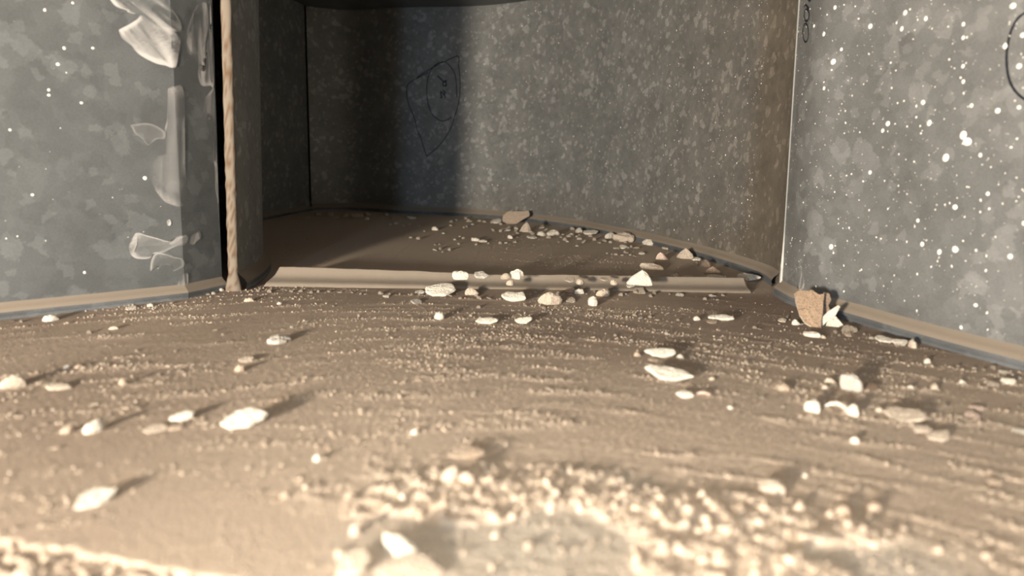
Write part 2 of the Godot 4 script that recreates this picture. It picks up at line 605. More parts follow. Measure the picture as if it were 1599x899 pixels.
func chip_mesh(kind: String, size: Vector3, tone: int) -> ArrayMesh:
	var big := maxf(size.x, size.z) > 0.009
	var n := 17 if big else 9
	if kind == "block":
		n = 7 if not big else 10
	var rings := [1.0, 0.93, 0.72, 0.42]
	var ups := [0.42, 0.86, 0.97, 1.0]
	match kind:
		"peak":
			ups = [0.10, 0.26, 0.58, 0.86]
		"ball":
			rings = [1.0, 0.86, 0.6, 0.3]
			ups = [0.45, 0.78, 0.93, 0.99]
		"chunk":
			rings = [1.0, 0.82, 0.6, 0.34]
			ups = [0.36, 0.74, 0.93, 1.0]
	var rad := []
	var ph := rng.randf() * TAU
	for i in n:
		var t := TAU * i / n
		var k := 1.0 + 0.10 * sin(2.0 * t + ph) + 0.07 * sin(3.0 * t + ph * 1.7)
		if kind != "ball":
			k += rng.randf_range(-0.13, 0.10)
		if kind == "block":
			k *= 1.0 / maxf(maxf(absf(cos(t)), absf(sin(t))), 0.74)
			k *= 0.86
		if kind == "point" or kind == "sliver":
			k *= 1.0 - 0.32 * absf(sin(t)) * maxf(0.0, cos(t)) - 0.1 * absf(sin(t))
		rad.append(k)
	# broken straight across in a few places
	if kind != "ball":
		for b in 4:
			var bt := rng.randf() * TAU
			var bd := rng.randf_range(0.62, 0.86)
			for i in n:
				var cd := cos(TAU * i / n - bt)
				if cd > 0.05:
					rad[i] = minf(rad[i], bd / cd)
	var slope := Vector2(rng.randf_range(-0.5, 0.5), rng.randf_range(-0.5, 0.5))
	if kind == "ball" or kind == "peak":
		slope = Vector2.ZERO
	var mx := 0.0
	for i in n:
		mx = maxf(mx, rad[i] * absf(cos(TAU * i / n)))
	var pt := []           # rows of points: bottom ring, rings, then the two centres
	var rows := [[0.86, 0.0]]
	for r in rings.size():
		rows.append([rings[r], ups[r]])
	var sk := Vector2(rng.randf_range(-0.25, 0.25), rng.randf_range(-0.25, 0.1))
	for r in rows.size():
		var row := []
		for i in n:
			var t := TAU * i / n
			var k: float = rad[i] / mx * rows[r][0] * (1.0 + (rng.randf_range(-0.05, 0.05) if r > 1 else 0.0))
			var x := cos(t) * k * 0.5
			var z := sin(t) * k * 0.5
			if kind == "peak" and r > 1:
				x += sk.x * rows[r][1] * 0.6
				z += sk.y * rows[r][1] * 0.6
			var y: float = rows[r][1]
			if r > 0:
				y *= 1.0 + rng.randf_range(-0.14, 0.06)
				y *= clampf(0.88 + slope.x * x + slope.y * z, 0.3, 1.0)
			row.append(Vector3(x, y, z))
		pt.append(row)
	var top := Vector3(sk.x * 0.6 if kind == "peak" else 0.0, 1.0, sk.y * 0.6 if kind == "peak" else 0.0)
	var low := Vector3(0, 0, 0)
	var tip := rng.randf_range(-0.25, 0.25)
	var shape := func(p: Vector3) -> Vector3:
		var q := p
		if kind == "curl":
			var u := 2.0 * q.x
			q.y = q.y * 0.42 + 0.58 * (1.0 - u * u)
			q.z = q.z * 0.55 + 0.42 * u * u - 0.15
		elif kind == "ridge":
			q.y = q.y * 0.45 + 0.55 * clampf(0.5 - q.z * 0.9 + q.x * 0.35, 0.0, 1.0)
		elif kind == "point" or kind == "flat":
			# a thin flake, its far edge raised, slightly dished
			q.y = q.y * 0.42 + 0.58 * (0.5 - q.z) + 0.10 * (4.0 * q.x * q.x) + tip * q.x
		return q * size
	var st := SurfaceTool.new()
	st.begin(Mesh.PRIMITIVE_TRIANGLES)
	st.set_smooth_group(-1)
	var base: Color = TONES[tone]
	var face := func(a: Vector3, b: Vector3, d: Vector3, k: float):
		var g := k * rng.randf_range(0.90, 1.05)
		st.set_color(Color(base.r * g, base.g * g, base.b * g))
		for p in [a, d, b]:
			st.add_vertex(shape.call(p))
	for i in n:
		var j := (i + 1) % n
		face.call(low, pt[0][i], pt[0][j], 0.95)
		for r in pt.size() - 1:
			face.call(pt[r][j], pt[r][i], pt[r + 1][i], 1.0)
			face.call(pt[r][j], pt[r + 1][i], pt[r + 1][j], 1.0)
		face.call(pt[-1][j], pt[-1][i], top, 1.0)
	st.generate_normals()
	return st.commit()

func kind_name(kind: String, tone: int) -> String:
	match kind:
		"sliver":
			return "plaster_sliver"
		"curl":
			return "paint_curl"
		"ball":
			return "plaster_pebble"
		"chunk":
			return "dust_clod" if tone == 2 or tone == 3 else "plaster_chunk"
	return "plaster_flake"

func chip(label: String, kind: String, tone: int, at: Vector3, size: Vector3, yaw: float):
	rng.seed = hash(label)
	var o := put(kind_name(kind, tone), chip_mesh(kind, size, tone), M.plaster)
	var y := at.y - 0.0004
	if at.y < 0.001:
		y = floor_y(at.x, at.z) - 0.0005
	o.position = Vector3(at.x, y, at.z)
	o.rotation = Vector3(deg_to_rad(rng.randf_range(1.0, 4.0)), deg_to_rad(yaw), deg_to_rad(rng.randf_range(-2.5, 2.5)))
	var cat: String = {"plaster_sliver": "sliver", "paint_curl": "paint flake", "plaster_pebble": "pebble", "dust_clod": "clod", "plaster_chunk": "plaster chunk", "plaster_flake": "plaster flake"}[kind_name(kind, tone)]
	tag(o, label, cat)

# a thin flake that stands and leans, outlined in its own plane
func plate(label: String, outline: Array, at: Vector3, yaw: float, lean: float, thick: float, tone: int, edge: int, crack := []):
	var p := PackedVector2Array(outline)
	if Geometry2D.is_polygon_clockwise(p):
		p.reverse()
	var mid := Vector2.ZERO
	for q in p:
		mid += q / p.size()
	var st := SurfaceTool.new()
	st.begin(Mesh.PRIMITIVE_TRIANGLES)
	st.set_smooth_group(-1)
	var n := p.size()
	var pt := func(i: int, k: float, z: float) -> Vector3:
		var q: Vector2 = mid.lerp(p[i % n], k)
		var u := q - mid
		return Vector3(q.x, q.y, z - 5.0 * u.length_squared() + 0.0004 * nz.lump.get_noise_2d(q.x * 500.0, q.y * 500.0))
	var tri := func(a: Vector3, b: Vector3, d: Vector3, t: int):
		var g := rng.randf_range(0.95, 1.04)
		var c: Color = TONES[t]
		st.set_color(Color(c.r * g, c.g * g, c.b * g))
		for q in [a, d, b]:
			st.add_vertex(q)
	var h := thick * 0.5
	for i in n:
		var ks := [0.0, 0.4, 0.72, 0.975]
		for r in 3:
			tri.call(pt.call(i, ks[r], h), pt.call(i, ks[r + 1], h), pt.call(i + 1, ks[r + 1], h), tone)
			if r > 0:
				tri.call(pt.call(i, ks[r], h), pt.call(i + 1, ks[r + 1], h), pt.call(i + 1, ks[r], h), tone)
			tri.call(pt.call(i, ks[r], -h), pt.call(i + 1, ks[r + 1], -h), pt.call(i, ks[r + 1], -h), edge)
			if r > 0:
				tri.call(pt.call(i, ks[r], -h), pt.call(i + 1, ks[r], -h), pt.call(i + 1, ks[r + 1], -h), edge)
		for s in [[0.975, h, 1.0, 0.0], [1.0, 0.0, 0.975, -h]]:
			tri.call(pt.call(i, s[0], s[1]), pt.call(i, s[2], s[3]), pt.call(i + 1, s[2], s[3]), edge)
			tri.call(pt.call(i, s[0], s[1]), pt.call(i + 1, s[2], s[3]), pt.call(i + 1, s[0], s[1]), edge)
	st.generate_normals()
	var o := put("paint_flake", st.commit(), M.plaster)
	o.basis = Basis(Vector3.UP, deg_to_rad(yaw)) * Basis(Vector3.RIGHT, deg_to_rad(-lean))
	o.position = at + Vector3(0, floor_y(at.x, at.z) - 0.0003, 0)
	tag(o, label, "paint flake")
	if crack.size():
		var a := Acc.new()
		for i in crack.size():
			var q: Vector2 = crack[i]
			for e in [-0.00018, 0.00018]:
				a.add(Vector3(q.x, q.y + e, h + 0.0001 - 5.0 * (q - mid).length_squared() + 0.0004 * nz.lump.get_noise_2d(q.x * 500.0, q.y * 500.0)), Vector3(0, 0, 1))
		for i in crack.size() - 1:
			a.quad(i * 2, i * 2 + 2, i * 2 + 3, i * 2 + 1)
		put("crack", a.mesh(), M.crack, o).set_meta("label", "thin dark crack across the flake")

func crumbs(label: String, group: String, tone: int, list: Array):
	rng.seed = hash(group)
	var kinds := []
	for i in 6:
		var t := tone if i < 4 else (0 if tone == 1 else 1)
		kinds.append(chip_mesh(["chunk", "flat", "block", "chunk", "flat", "ball"][i], Vector3(1.0, rng.randf_range(0.4, 0.7), rng.randf_range(0.55, 0.9)), t))
	var first: MeshInstance3D = null
	for q in list:
		var o: MeshInstance3D
		if first == null:
			o = put("plaster_crumb", kinds[0], M.plaster)
			tag(o, label, "crumb", group)
			first = o
		else:
			o = first.duplicate()
			o.name = numbered("plaster_crumb")
			o.mesh = kinds[rng.randi() % 6]
			add_child(o, true)
		o.position = Vector3(q.x, floor_y(q.x, q.y) - q.z * 0.06, q.y)
		o.rotation = Vector3(rng.randf_range(-0.15, 0.15), rng.randf() * TAU, rng.randf_range(-0.15, 0.15))
		o.scale = Vector3.ONE * q.z

# ------------------------------------------------------------------ the bent lip across the mouth of the branch
func bent_lip():
	var a: Vector3 = Vector3(-0.1776, 0, -0.4959)
	var b: Vector3 = Vector3(0.1779, 0, -0.5199)
	var prof := [Vector2(0.0, 0.0), Vector2(0.0002, 0.0020), Vector2(0.0010, 0.0034), Vector2(0.0036, 0.0042), Vector2(0.0080, 0.0054), Vector2(0.0108, 0.0074), Vector2(0.0119, 0.0102), Vector2(0.0122, 0.0124), Vector2(0.0127, 0.0132),
		Vector2(0.0134, 0.0126), Vector2(0.0130, 0.0104), Vector2(0.0116, 0.0066), Vector2(0.0090, 0.0042), Vector2(0.0060, 0.0)]
	var n := 90
	var acc := Acc.new()
	var u := (b - a).normalized()
	var back := Vector3(u.z, 0, -u.x)
	var P := []
	for i in n + 1:
		var t := float(i) / n
		var row := []
		# it sags towards its right end and is pressed down where flakes lie on it
		var k: float = lerpf(1.0, 0.80, smoothstep(0.0, 0.5, t)) * (1.0 - 0.10 * exp(-pow((t - 0.47) / 0.09, 2.0))) + 0.02 * nz.cloud.get_noise_2d(t * 60.0, 4.0)
		var wob: float = 0.0012 * sin(t * 5.0) + 0.0003 * nz.cloud.get_noise_2d(t * 150.0, 8.0)
		for q in prof:
			var cut: float = (1.0 - t) * 0.0095 * q.y / 0.0133 * smoothstep(0.12, 0.0, t) - 0.002 * t * q.y / 0.0133
			row.append(a.lerp(b, t) + back * (q.x * (0.9 + 0.1 * k) + wob) + Vector3(0, q.y * k, 0) + u * cut)
		P.append(row)
	var m := prof.size()
	for i in n + 1:
		for j in m:
			var di: Vector3 = P[mini(i + 1, n)][j] - P[maxi(i - 1, 0)][j]
			var dj: Vector3 = P[i][mini(j + 1, m - 1)] - P[i][maxi(j - 1, 0)]
			acc.add(P[i][j], di.cross(dj).normalized())
	for i in n:
		for j in m - 1:
			acc.quad(i * m + j, (i + 1) * m + j, (i + 1) * m + j + 1, i * m + j + 1)
	for e in [0, n]:
		var nn := -u if e == 0 else u
		var c0 := acc.add(P[e][0].lerp(P[e][10], 0.5), nn)
		var first := acc.v.size()
		for j in m:
			acc.add(P[e][j], nn)
		for j in m - 1:
			if e == 0:
				acc.tri(c0, first + j, first + j + 1)
			else:
				acc.tri(c0, first + j + 1, first + j)
	var o := put("bent_metal_lip", acc.mesh(), M.lip)
	tag(o, "dust-coated bent sheet metal lip lying across the floor at the mouth of the side branch", "metal strip")

# ------------------------------------------------------------------ lamps behind the camera
func work_lamp(at: Vector3, r: float, energy: float, col: Color, mat: Material, label: String):
	var o := Node3D.new()
	o.name = numbered("work_lamp")
	o.position = Vector3(at.x, 0.0, at.z)
	add_child(o, true)
	tag(o, label, "lamp")
	var s := SphereMesh.new()
	s.radius = r
	s.height = r * 2.0
	s.radial_segments = 24
	s.rings = 12
	put("bulb", s, mat, o).position.y = at.y
	var l := OmniLight3D.new()
	l.name = "bulb_glow"
	l.light_color = col
	l.light_energy = energy
	l.light_size = r
	l.omni_range = 6.0
	l.omni_attenuation = 2.0
	l.shadow_enabled = true
	l.position.y = at.y
	o.add_child(l)
	var foot := CylinderMesh.new()
	foot.top_radius = r * 0.8
	foot.bottom_radius = r * 1.2
	foot.height = 0.012
	put("base", foot, M.black, o).position.y = 0.006
	var stem := CylinderMesh.new()
	stem.top_radius = 0.006
	stem.bottom_radius = 0.006
	stem.height = maxf(at.y - r - 0.012, 0.002)
	put("stem", stem, M.black, o).position.y = 0.012 + stem.height * 0.5

func added_fill_lamp(at: Vector3, energy: float):  # unseen fill light, added to brighten the near floor and soften its shadows
	var o := Node3D.new()
	o.name = "added_fill_lamp"
	o.position = at
	add_child(o, true)
	tag(o, "added fill lamp with a black shade, unseen above the camera, brightening the near floor", "lamp")
	var shade := CylinderMesh.new()
	shade.top_radius = 0.020
	shade.bottom_radius = 0.052
	shade.height = 0.036
	shade.cap_top = false
	shade.cap_bottom = false
	put("shade", shade, M.black, o).position.y = 0.020
	var neck := CylinderMesh.new()
	neck.top_radius = 0.012
	neck.bottom_radius = 0.021
	neck.height = TOP - at.y - 0.037
	put("neck", neck, M.black, o).position.y = 0.037 + neck.height * 0.5
	var b := SphereMesh.new()
	b.radius = 0.020
	b.height = 0.040
	put("bulb", b, M.bulb, o).position.y = 0.006
	var l := SpotLight3D.new()
	l.name = "bulb_glow"
	l.light_color = Color(1.0, 0.945, 0.87)
	l.light_energy = energy
	l.light_size = 0.019
	l.spot_angle = 64.0
	l.spot_angle_attenuation = 1.0
	l.spot_range = 6.0
	l.spot_attenuation = 2.0
	l.shadow_enabled = true
	l.position.y = 0.006
	l.rotation.x = -PI / 2.0
	o.add_child(l)

# ------------------------------------------------------------------
func _ready():
	var cam := Camera3D.new()
	cam.name = "camera"
	cam.position = Vector3(0, 0.10, 0)
	cam.basis = Basis(Vector3.RIGHT, deg_to_rad(-10.9)) * Basis(Vector3(0, 0, 1), deg_to_rad(1.5))
	cam.fov = 2.0 * rad_to_deg(atan(449.5 / 1109.0))
	cam.near = 0.01
	cam.far = 10.0
	var ca := CameraAttributesPhysical.new()
	ca.frustum_focal_length = 24.0 / 2.0 * 1109.0 / 449.5
	ca.exposure_aperture = 9.5
	ca.frustum_near = 0.01
	ca.frustum_far = 10.0
	ca.frustum_focus_distance = 0.60
	cam.attributes = ca
	add_child(cam)
	cam.current = true
	var we := WorldEnvironment.new()
	we.name = "environment"
	var env := Environment.new()
	env.background_mode = Environment.BG_COLOR
	env.background_color = Color.BLACK
	env.tonemap_mode = Environment.TONE_MAPPER_LINEAR
	env.tonemap_exposure = 1.0
	env.sdfgi_enabled = true
	env.ssao_enabled = true
	env.ssil_enabled = true
	we.environment = env
	add_child(we)

	rng.seed = 4
	nz.streak = noise(FastNoiseLite.TYPE_SIMPLEX, 0.16, 5, 3)
	nz.lump = noise(FastNoiseLite.TYPE_SIMPLEX, 0.5, 9, 3)
	nz.cloud = noise(FastNoiseLite.TYPE_SIMPLEX, 0.16, 14, 2)
	materials()

	work_lamp(Vector3(-0.347, 0.088, 0.35), 0.032, 1.85, Color(1.0, 0.945, 0.87), M.bulb, "warm round work lamp on the duct floor behind the camera")
	work_lamp(Vector3(-0.20, 0.10, 0.42), 0.020, 0.2, Color(0.72, 0.86, 1.0), M.bulb_cool, "small cool white lamp on the duct floor behind the camera")

	added_fill_lamp(Vector3(0.03, 0.235, 0.06), 0.11)

	build_floor()
	var c := structure("ceiling")
	var box := BoxMesh.new()
	box.size = Vector3(1.9, 0.01, 2.3)
	put("ceiling_plate", box, M.flange, c).position = Vector3(-0.2, TOP + 0.005, -0.2)

	var left := finer([Vector2(-0.8, 0.9), Vector2(-0.8, 0.0552), Vector2(-0.7442, 0.0352), Vector2(-0.2831, -0.3815), Vector2(-0.2477, -0.4122), Vector2(-0.2088, -0.4487), Vector2(-0.1965, -0.4804)], 0.03)
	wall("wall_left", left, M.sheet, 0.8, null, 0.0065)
	var dusty := func(ss: float, y: float, p: Vector2) -> Color:
		# brown dust film, thickest by the seam at its right end and low down
		var k := 0.5 * smoothstep(0.12, 0.215, p.x) + 0.5 * smoothstep(0.775, 0.82, ss) + 0.35 * smoothstep(0.06, 0.01, y)
		return Color.WHITE.lerp(Color(0.80, 0.68, 0.56), clampf(k, 0.0, 1.0))
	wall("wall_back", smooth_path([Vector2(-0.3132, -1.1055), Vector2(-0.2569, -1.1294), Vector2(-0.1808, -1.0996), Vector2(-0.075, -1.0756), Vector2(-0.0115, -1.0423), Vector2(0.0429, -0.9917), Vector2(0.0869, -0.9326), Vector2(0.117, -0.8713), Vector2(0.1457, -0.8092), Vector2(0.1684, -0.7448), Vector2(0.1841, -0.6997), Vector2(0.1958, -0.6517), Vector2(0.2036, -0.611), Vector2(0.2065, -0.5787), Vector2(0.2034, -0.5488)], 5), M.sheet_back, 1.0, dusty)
	var right := finer([Vector2(0.1928, -0.5147), Vector2(0.1925, -0.5076), Vector2(0.1921, -0.4973), Vector2(0.1921, -0.4859), Vector2(0.1932, -0.4754), Vector2(0.1957, -0.4668), Vector2(0.1992, -0.4589), Vector2(0.2034, -0.4503), Vector2(0.2079, -0.4395), Vector2(0.2127, -0.4254), Vector2(0.2182, -0.409), Vector2(0.2238, -0.3923), Vector2(0.2292, -0.3773), Vector2(0.2349, -0.3638), Vector2(0.2409, -0.351), Vector2(0.2462, -0.34), Vector2(0.2499, -0.3324), Vector2(0.3762, -0.0108), Vector2(0.3962, 0.9)], 0.03)
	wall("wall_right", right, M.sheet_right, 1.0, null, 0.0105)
	wall("wall_rear", [Vector2(0.5, 0.9), Vector2(-0.85, 0.9)], M.sheet, 1.0)
	# inner bend of the branch and its far end
	var rim: Vector2 = Vector2(-0.1912, -0.48)
	var throat := []
	for i in 25:
		var t := deg_to_rad(60.0 * i / 24.0)
		throat.append(Vector2(rim.x + 0.0085 - 0.3 + 0.3 * cos(t), rim.y - 0.3 * sin(t)))
	wall("wall_inner", throat, M.sheet_back, 1.1, null, 0.0065)
	wall("wall_end", [throat[-1], Vector2(-0.3353, -0.9273), Vector2(-0.3132, -1.1055)], M.sheet_back, 0.8)
	hem(rim)
	seam()
	bent_lip()
	marks()
	standing_flakes()
	loose_chips()
	small_crumbs()

func hem(rim: Vector2):
	# the folded, dust-caked front edge of the inner bend
	var acc := Acc.new()
	var n := 14
	var m := 60
	for j in m + 1:
		var y := TOP * pow(float(j) / m, 1.3)
		var k: float = 1.0 + 0.75 * smoothstep(0.014, 0.0, y) + 0.12 * nz.lump.get_noise_2d(y * 300.0, 3.0)
		for i in n + 1:
			var t := TAU * i / n
			var g: float = 1.0 + 0.10 * nz.lump.get_noise_2d(t * 3.0, y * 420.0)
			var d := Vector3(cos(t) * 0.0034 * k * g, 0, sin(t) * 0.0025 * k * g)
			var rust: float = nz.lump.get_noise_2d(t * 2.0 + 40.0, y * 260.0)
			acc.add(Vector3(rim.x - 0.0007 + 0.0065 * y / TOP, y, rim.y) + d, Vector3(cos(t) * 0.8, 0, sin(t)).normalized(), Vector2.ZERO, Color(1.15, 1.12, 1.06).lerp(Color(0.62, 0.48, 0.38), smoothstep(0.0, 0.4, rust)))
	for j in m:
		for i in n:
			var a := j * (n + 1) + i
			acc.quad(a + 1, a, a + n + 1, a + n + 2)
	put("folded_hem", acc.mesh(), M.lip, walls["wall_inner"][0]).set_meta("label", "dust-caked folded metal edge")

func seam():
	# the lapped edge where the curved wall meets the right wall, daubed with sealant at its foot
	var p: Array = walls["wall_right"][1]
	var acc := Acc.new()
	var n := 8
	var m := 70
	for j in m + 1:
		var y := TOP * pow(float(j) / m, 1.4)
		var k: float = 1.0 + 0.9 * smoothstep(0.05, 0.02, y) * (1.0 + nz.lump.get_noise_2d(y * 300.0, 9.0))
		for i in n + 1:
			var t := TAU * i / n
			acc.add(Vector3(p[0].x - 0.0004 - 0.0105 * y / TOP, y, p[0].y + 0.0006) + Vector3(cos(t), 0, sin(t)) * 0.0005 * k, Vector3(cos(t), 0, sin(t)), Vector2.ZERO,
				Color(0.26, 0.265, 0.25).lerp(Color(0.50, 0.48, 0.44), smoothstep(0.055, 0.03, y)))
	for j in m:
		for i in n:
			var a := j * (n + 1) + i
			acc.quad(a + 1, a, a + n + 1, a + n + 2)
	put("lapped_seam", acc.mesh(), M.seam, walls["wall_right"][0]).set_meta("label", "pale lapped seam edge")

func marks():
	smear("left", [Vector2(1.5962, 0.1789), Vector2(1.5991, 0.1756), Vector2(1.6048, 0.1741), Vector2(1.605, 0.1733), Vector2(1.6085, 0.1728), Vector2(1.6134, 0.1738), Vector2(1.6182, 0.17), Vector2(1.6259, 0.1659), Vector2(1.6338, 0.1666), Vector2(1.6345, 0.1716), Vector2(1.6267, 0.1814), Vector2(1.6244, 0.1844), Vector2(1.6095, 0.1832), Vector2(1.5963, 0.1811)], 0.3, 0.85, -0.6)
	smear("left", [Vector2(1.5997, 0.1626), Vector2(1.6011, 0.1638), Vector2(1.6055, 0.1666), Vector2(1.61, 0.17), Vector2(1.6134, 0.1732), Vector2(1.6198, 0.1691), Vector2(1.6288, 0.1657), Vector2(1.6339, 0.1631), Vector2(1.6325, 0.1558), Vector2(1.6292, 0.1451), Vector2(1.6239, 0.1454), Vector2(1.6188, 0.1461), Vector2(1.6122, 0.1489), Vector2(1.608, 0.1518), Vector2(1.6062, 0.1545), Vector2(1.6014, 0.1583)], 0.3, 0.8, -0.9)
	smear("left", [Vector2(1.6362, 0.1598), Vector2(1.6381, 0.1654), Vector2(1.6417, 0.1736), Vector2(1.647, 0.1834), Vector2(1.6537, 0.1874), Vector2(1.6566, 0.1858), Vector2(1.6569, 0.1744), Vector2(1.6543, 0.1636), Vector2(1.6533, 0.1525), Vector2(1.6501, 0.1466), Vector2(1.6476, 0.1469), Vector2(1.6438, 0.1525), Vector2(1.6391, 0.1549)], 0.32, 0.6, 1.5)
	smear("left", [Vector2(1.6595, 0.1911), Vector2(1.6595, 0.1918), Vector2(1.6596, 0.1667), Vector2(1.6597, 0.1378), Vector2(1.6564, 0.1367), Vector2(1.6487, 0.1363), Vector2(1.6463, 0.1455), Vector2(1.6521, 0.1452), Vector2(1.6547, 0.1551), Vector2(1.6551, 0.1637), Vector2(1.6584, 0.1697), Vector2(1.6596, 0.1786)], 0.5, 0.75, 1.5)
	smear("left", [Vector2(1.6249, 0.1322), Vector2(1.6342, 0.133), Vector2(1.6337, 0.1045), Vector2(1.6329, 0.0832), Vector2(1.6321, 0.0616), Vector2(1.6213, 0.0621), Vector2(1.6149, 0.0693), Vector2(1.6111, 0.0791), Vector2(1.6113, 0.084), Vector2(1.6158, 0.0909), Vector2(1.6212, 0.093), Vector2(1.6219, 0.1082), Vector2(1.6235, 0.1145)], 0.09, 0.36, 1.5)
	smear("left", [Vector2(1.6026, 0.1095), Vector2(1.6129, 0.1109), Vector2(1.6212, 0.1068), Vector2(1.6213, 0.102), Vector2(1.617, 0.1016), Vector2(1.6116, 0.0977), Vector2(1.608, 0.1023), Vector2(1.6049, 0.1042)], 0.06, 0.26, -0.5)
	smear("left", [Vector2(1.6474, 0.1192), Vector2(1.6507, 0.1273), Vector2(1.6579, 0.1343), Vector2(1.6597, 0.1351), Vector2(1.6597, 0.1166), Vector2(1.6598, 0.0873), Vector2(1.6577, 0.0859), Vector2(1.6583, 0.0993), Vector2(1.6598, 0.1127), Vector2(1.6542, 0.1196)], 0.22, 0.5, 1.5)
	smear("left", [Vector2(1.6582, 0.0859), Vector2(1.6598, 0.0873), Vector2(1.6599, 0.0674), Vector2(1.66, 0.04), Vector2(1.66, 0.0404), Vector2(1.6596, 0.06), Vector2(1.658, 0.0715)], 0.3, 0.55, 1.5)
	smear("left", [Vector2(1.5967, 0.0365), Vector2(1.5981, 0.0392), Vector2(1.6016, 0.045), Vector2(1.6073, 0.0432), Vector2(1.6132, 0.0411), Vector2(1.6212, 0.0384), Vector2(1.6254, 0.0411), Vector2(1.6295, 0.0422), Vector2(1.6323, 0.0418), Vector2(1.6325, 0.036), Vector2(1.6252, 0.0352), Vector2(1.6161, 0.0315), Vector2(1.6107, 0.0312), Vector2(1.608, 0.0285), Vector2(1.6008, 0.0291), Vector2(1.5977, 0.0322)], 0.12, 0.6, 0.1)
	smear("left", [Vector2(1.6204, 0.0366), Vector2(1.6212, 0.0384), Vector2(1.6254, 0.0411), Vector2(1.6295, 0.0422), Vector2(1.6328, 0.0417), Vector2(1.6328, 0.0378), Vector2(1.6282, 0.0361), Vector2(1.6238, 0.0357)], 0.55, 0.75, 0.4)
	smear("left", [Vector2(1.6331, 0.0355), Vector2(1.6339, 0.0395), Vector2(1.6381, 0.0428), Vector2(1.6425, 0.0432), Vector2(1.6432, 0.0386), Vector2(1.6396, 0.0359), Vector2(1.6366, 0.034)], 0.25, 0.5, 1.0)
	smear("left", [Vector2(1.6082, 0.0206), Vector2(1.6092, 0.027), Vector2(1.6121, 0.0315), Vector2(1.6181, 0.0306), Vector2(1.6235, 0.028), Vector2(1.6277, 0.0269), Vector2(1.6289, 0.0223), Vector2(1.6246, 0.0198), Vector2(1.6218, 0.0193), Vector2(1.6205, 0.0231), Vector2(1.6138, 0.0237)], 0.07, 0.5, 0.8)
	smear("left", [Vector2(1.6238, 0.0098), Vector2(1.6258, 0.0152), Vector2(1.6281, 0.0171), Vector2(1.6314, 0.0167), Vector2(1.631, 0.0086), Vector2(1.627, 0.0092)], 0.75, 0.9, 1.5)
	smear("left", [Vector2(1.6197, 0.0511), Vector2(1.6207, 0.0522), Vector2(1.6218, 0.052), Vector2(1.6222, 0.0499), Vector2(1.6216, 0.0484), Vector2(1.6202, 0.0486)], 0.4, 0.7, 0.3)
	smear("left", [Vector2(1.6599, 0.0676), Vector2(1.6599, 0.0675), Vector2(1.66, 0.0408), Vector2(1.6601, 0.0117), Vector2(1.6601, 0.0112), Vector2(1.66, 0.0237), Vector2(1.66, 0.0362), Vector2(1.6599, 0.0521)], 0.6, 0.7, 1.5)
	smear("left", [Vector2(1.597, 0.0365), Vector2(1.5981, 0.0392), Vector2(1.6016, 0.0449), Vector2(1.6022, 0.0418), Vector2(1.6015, 0.0376), Vector2(1.5997, 0.0335), Vector2(1.598, 0.0322)], 0.5, 0.8, 1.2)
	smear("right", [Vector2(0.0003, 0.0266), Vector2(0.0003, 0.0158), Vector2(0.0003, 0.0049), Vector2(0.0003, 0.0015), Vector2(0.0003, 0.0034)], 0.45, 0.7, 1.5)
	smear("right", [Vector2(0.0003, 0.0193), Vector2(0.0005, 0.0235), Vector2(0.0262, 0.0251), Vector2(0.0304, 0.0272), Vector2(0.0365, 0.0253), Vector2(0.0395, 0.015), Vector2(0.0345, 0.0111), Vector2(0.03, 0.0152), Vector2(0.0145, 0.0149), Vector2(0.0003, 0.0138), Vector2(0.0003, 0.0132)], 0.14, 0.8, 0.6)
	smear("right", [Vector2(0.0274, 0.0255), Vector2(0.0308, 0.0273), Vector2(0.0365, 0.0253), Vector2(0.0395, 0.015), Vector2(0.0355, 0.0115), Vector2(0.0312, 0.0154), Vector2(0.0292, 0.0211)], 0.55, 0.8, 1.4)
	stroke("back", [Vector2(0.1959, 0.211), Vector2(0.1665, 0.1962), Vector2(0.1624, 0.1831), Vector2(0.1651, 0.1661), Vector2(0.1743, 0.1458), Vector2(0.1793, 0.1271), Vector2(0.1844, 0.1177), Vector2(0.1856, 0.1135), Vector2(0.1934, 0.0912), Vector2(0.1962, 0.0907), Vector2(0.2152, 0.107), Vector2(0.2302, 0.1286), Vector2(0.2376, 0.1481), Vector2(0.244, 0.1692), Vector2(0.2456, 0.1986), Vector2(0.2434, 0.2191), Vector2(0.2423, 0.2341), Vector2(0.2311, 0.2311), Vector2(0.2219, 0.2269), Vector2(0.2126, 0.2234), Vector2(0.1921, 0.2122), Vector2(0.1789, 0.2043)], 0.0011)
	stroke("back", [Vector2(0.2329, 0.1472), Vector2(0.2244, 0.1427), Vector2(0.215, 0.1422), Vector2(0.2027, 0.1511), Vector2(0.1964, 0.1651), Vector2(0.194, 0.1826), Vector2(0.1955, 0.2018), Vector2(0.2014, 0.2157), Vector2(0.2107, 0.2243), Vector2(0.2219, 0.2264), Vector2(0.2322, 0.2175), Vector2(0.2379, 0.2072), Vector2(0.24, 0.1917), Vector2(0.2407, 0.1764)], 0.0011)
	stroke("back", [Vector2(0.2104, 0.2066), Vector2(0.2155, 0.2023), Vector2(0.2193, 0.1988)], 0.0016)
	stroke("back", [Vector2(0.2239, 0.2009), Vector2(0.2236, 0.1964), Vector2(0.224, 0.1926), Vector2(0.2195, 0.1926), Vector2(0.2191, 0.1964), Vector2(0.2221, 0.1995)], 0.0016)
	stroke("back", [Vector2(0.2191, 0.1988), Vector2(0.2236, 0.1985)], 0.0016)
	stroke("back", [Vector2(0.2151, 0.1846), Vector2(0.217, 0.1759), Vector2(0.2151, 0.1752)], 0.0016)
	stroke("back", [Vector2(0.2169, 0.1837), Vector2(0.2211, 0.1794), Vector2(0.2234, 0.1752)], 0.0016)
	stroke("back", [Vector2(0.2188, 0.186), Vector2(0.2226, 0.1829), Vector2(0.2211, 0.1808)], 0.0014)
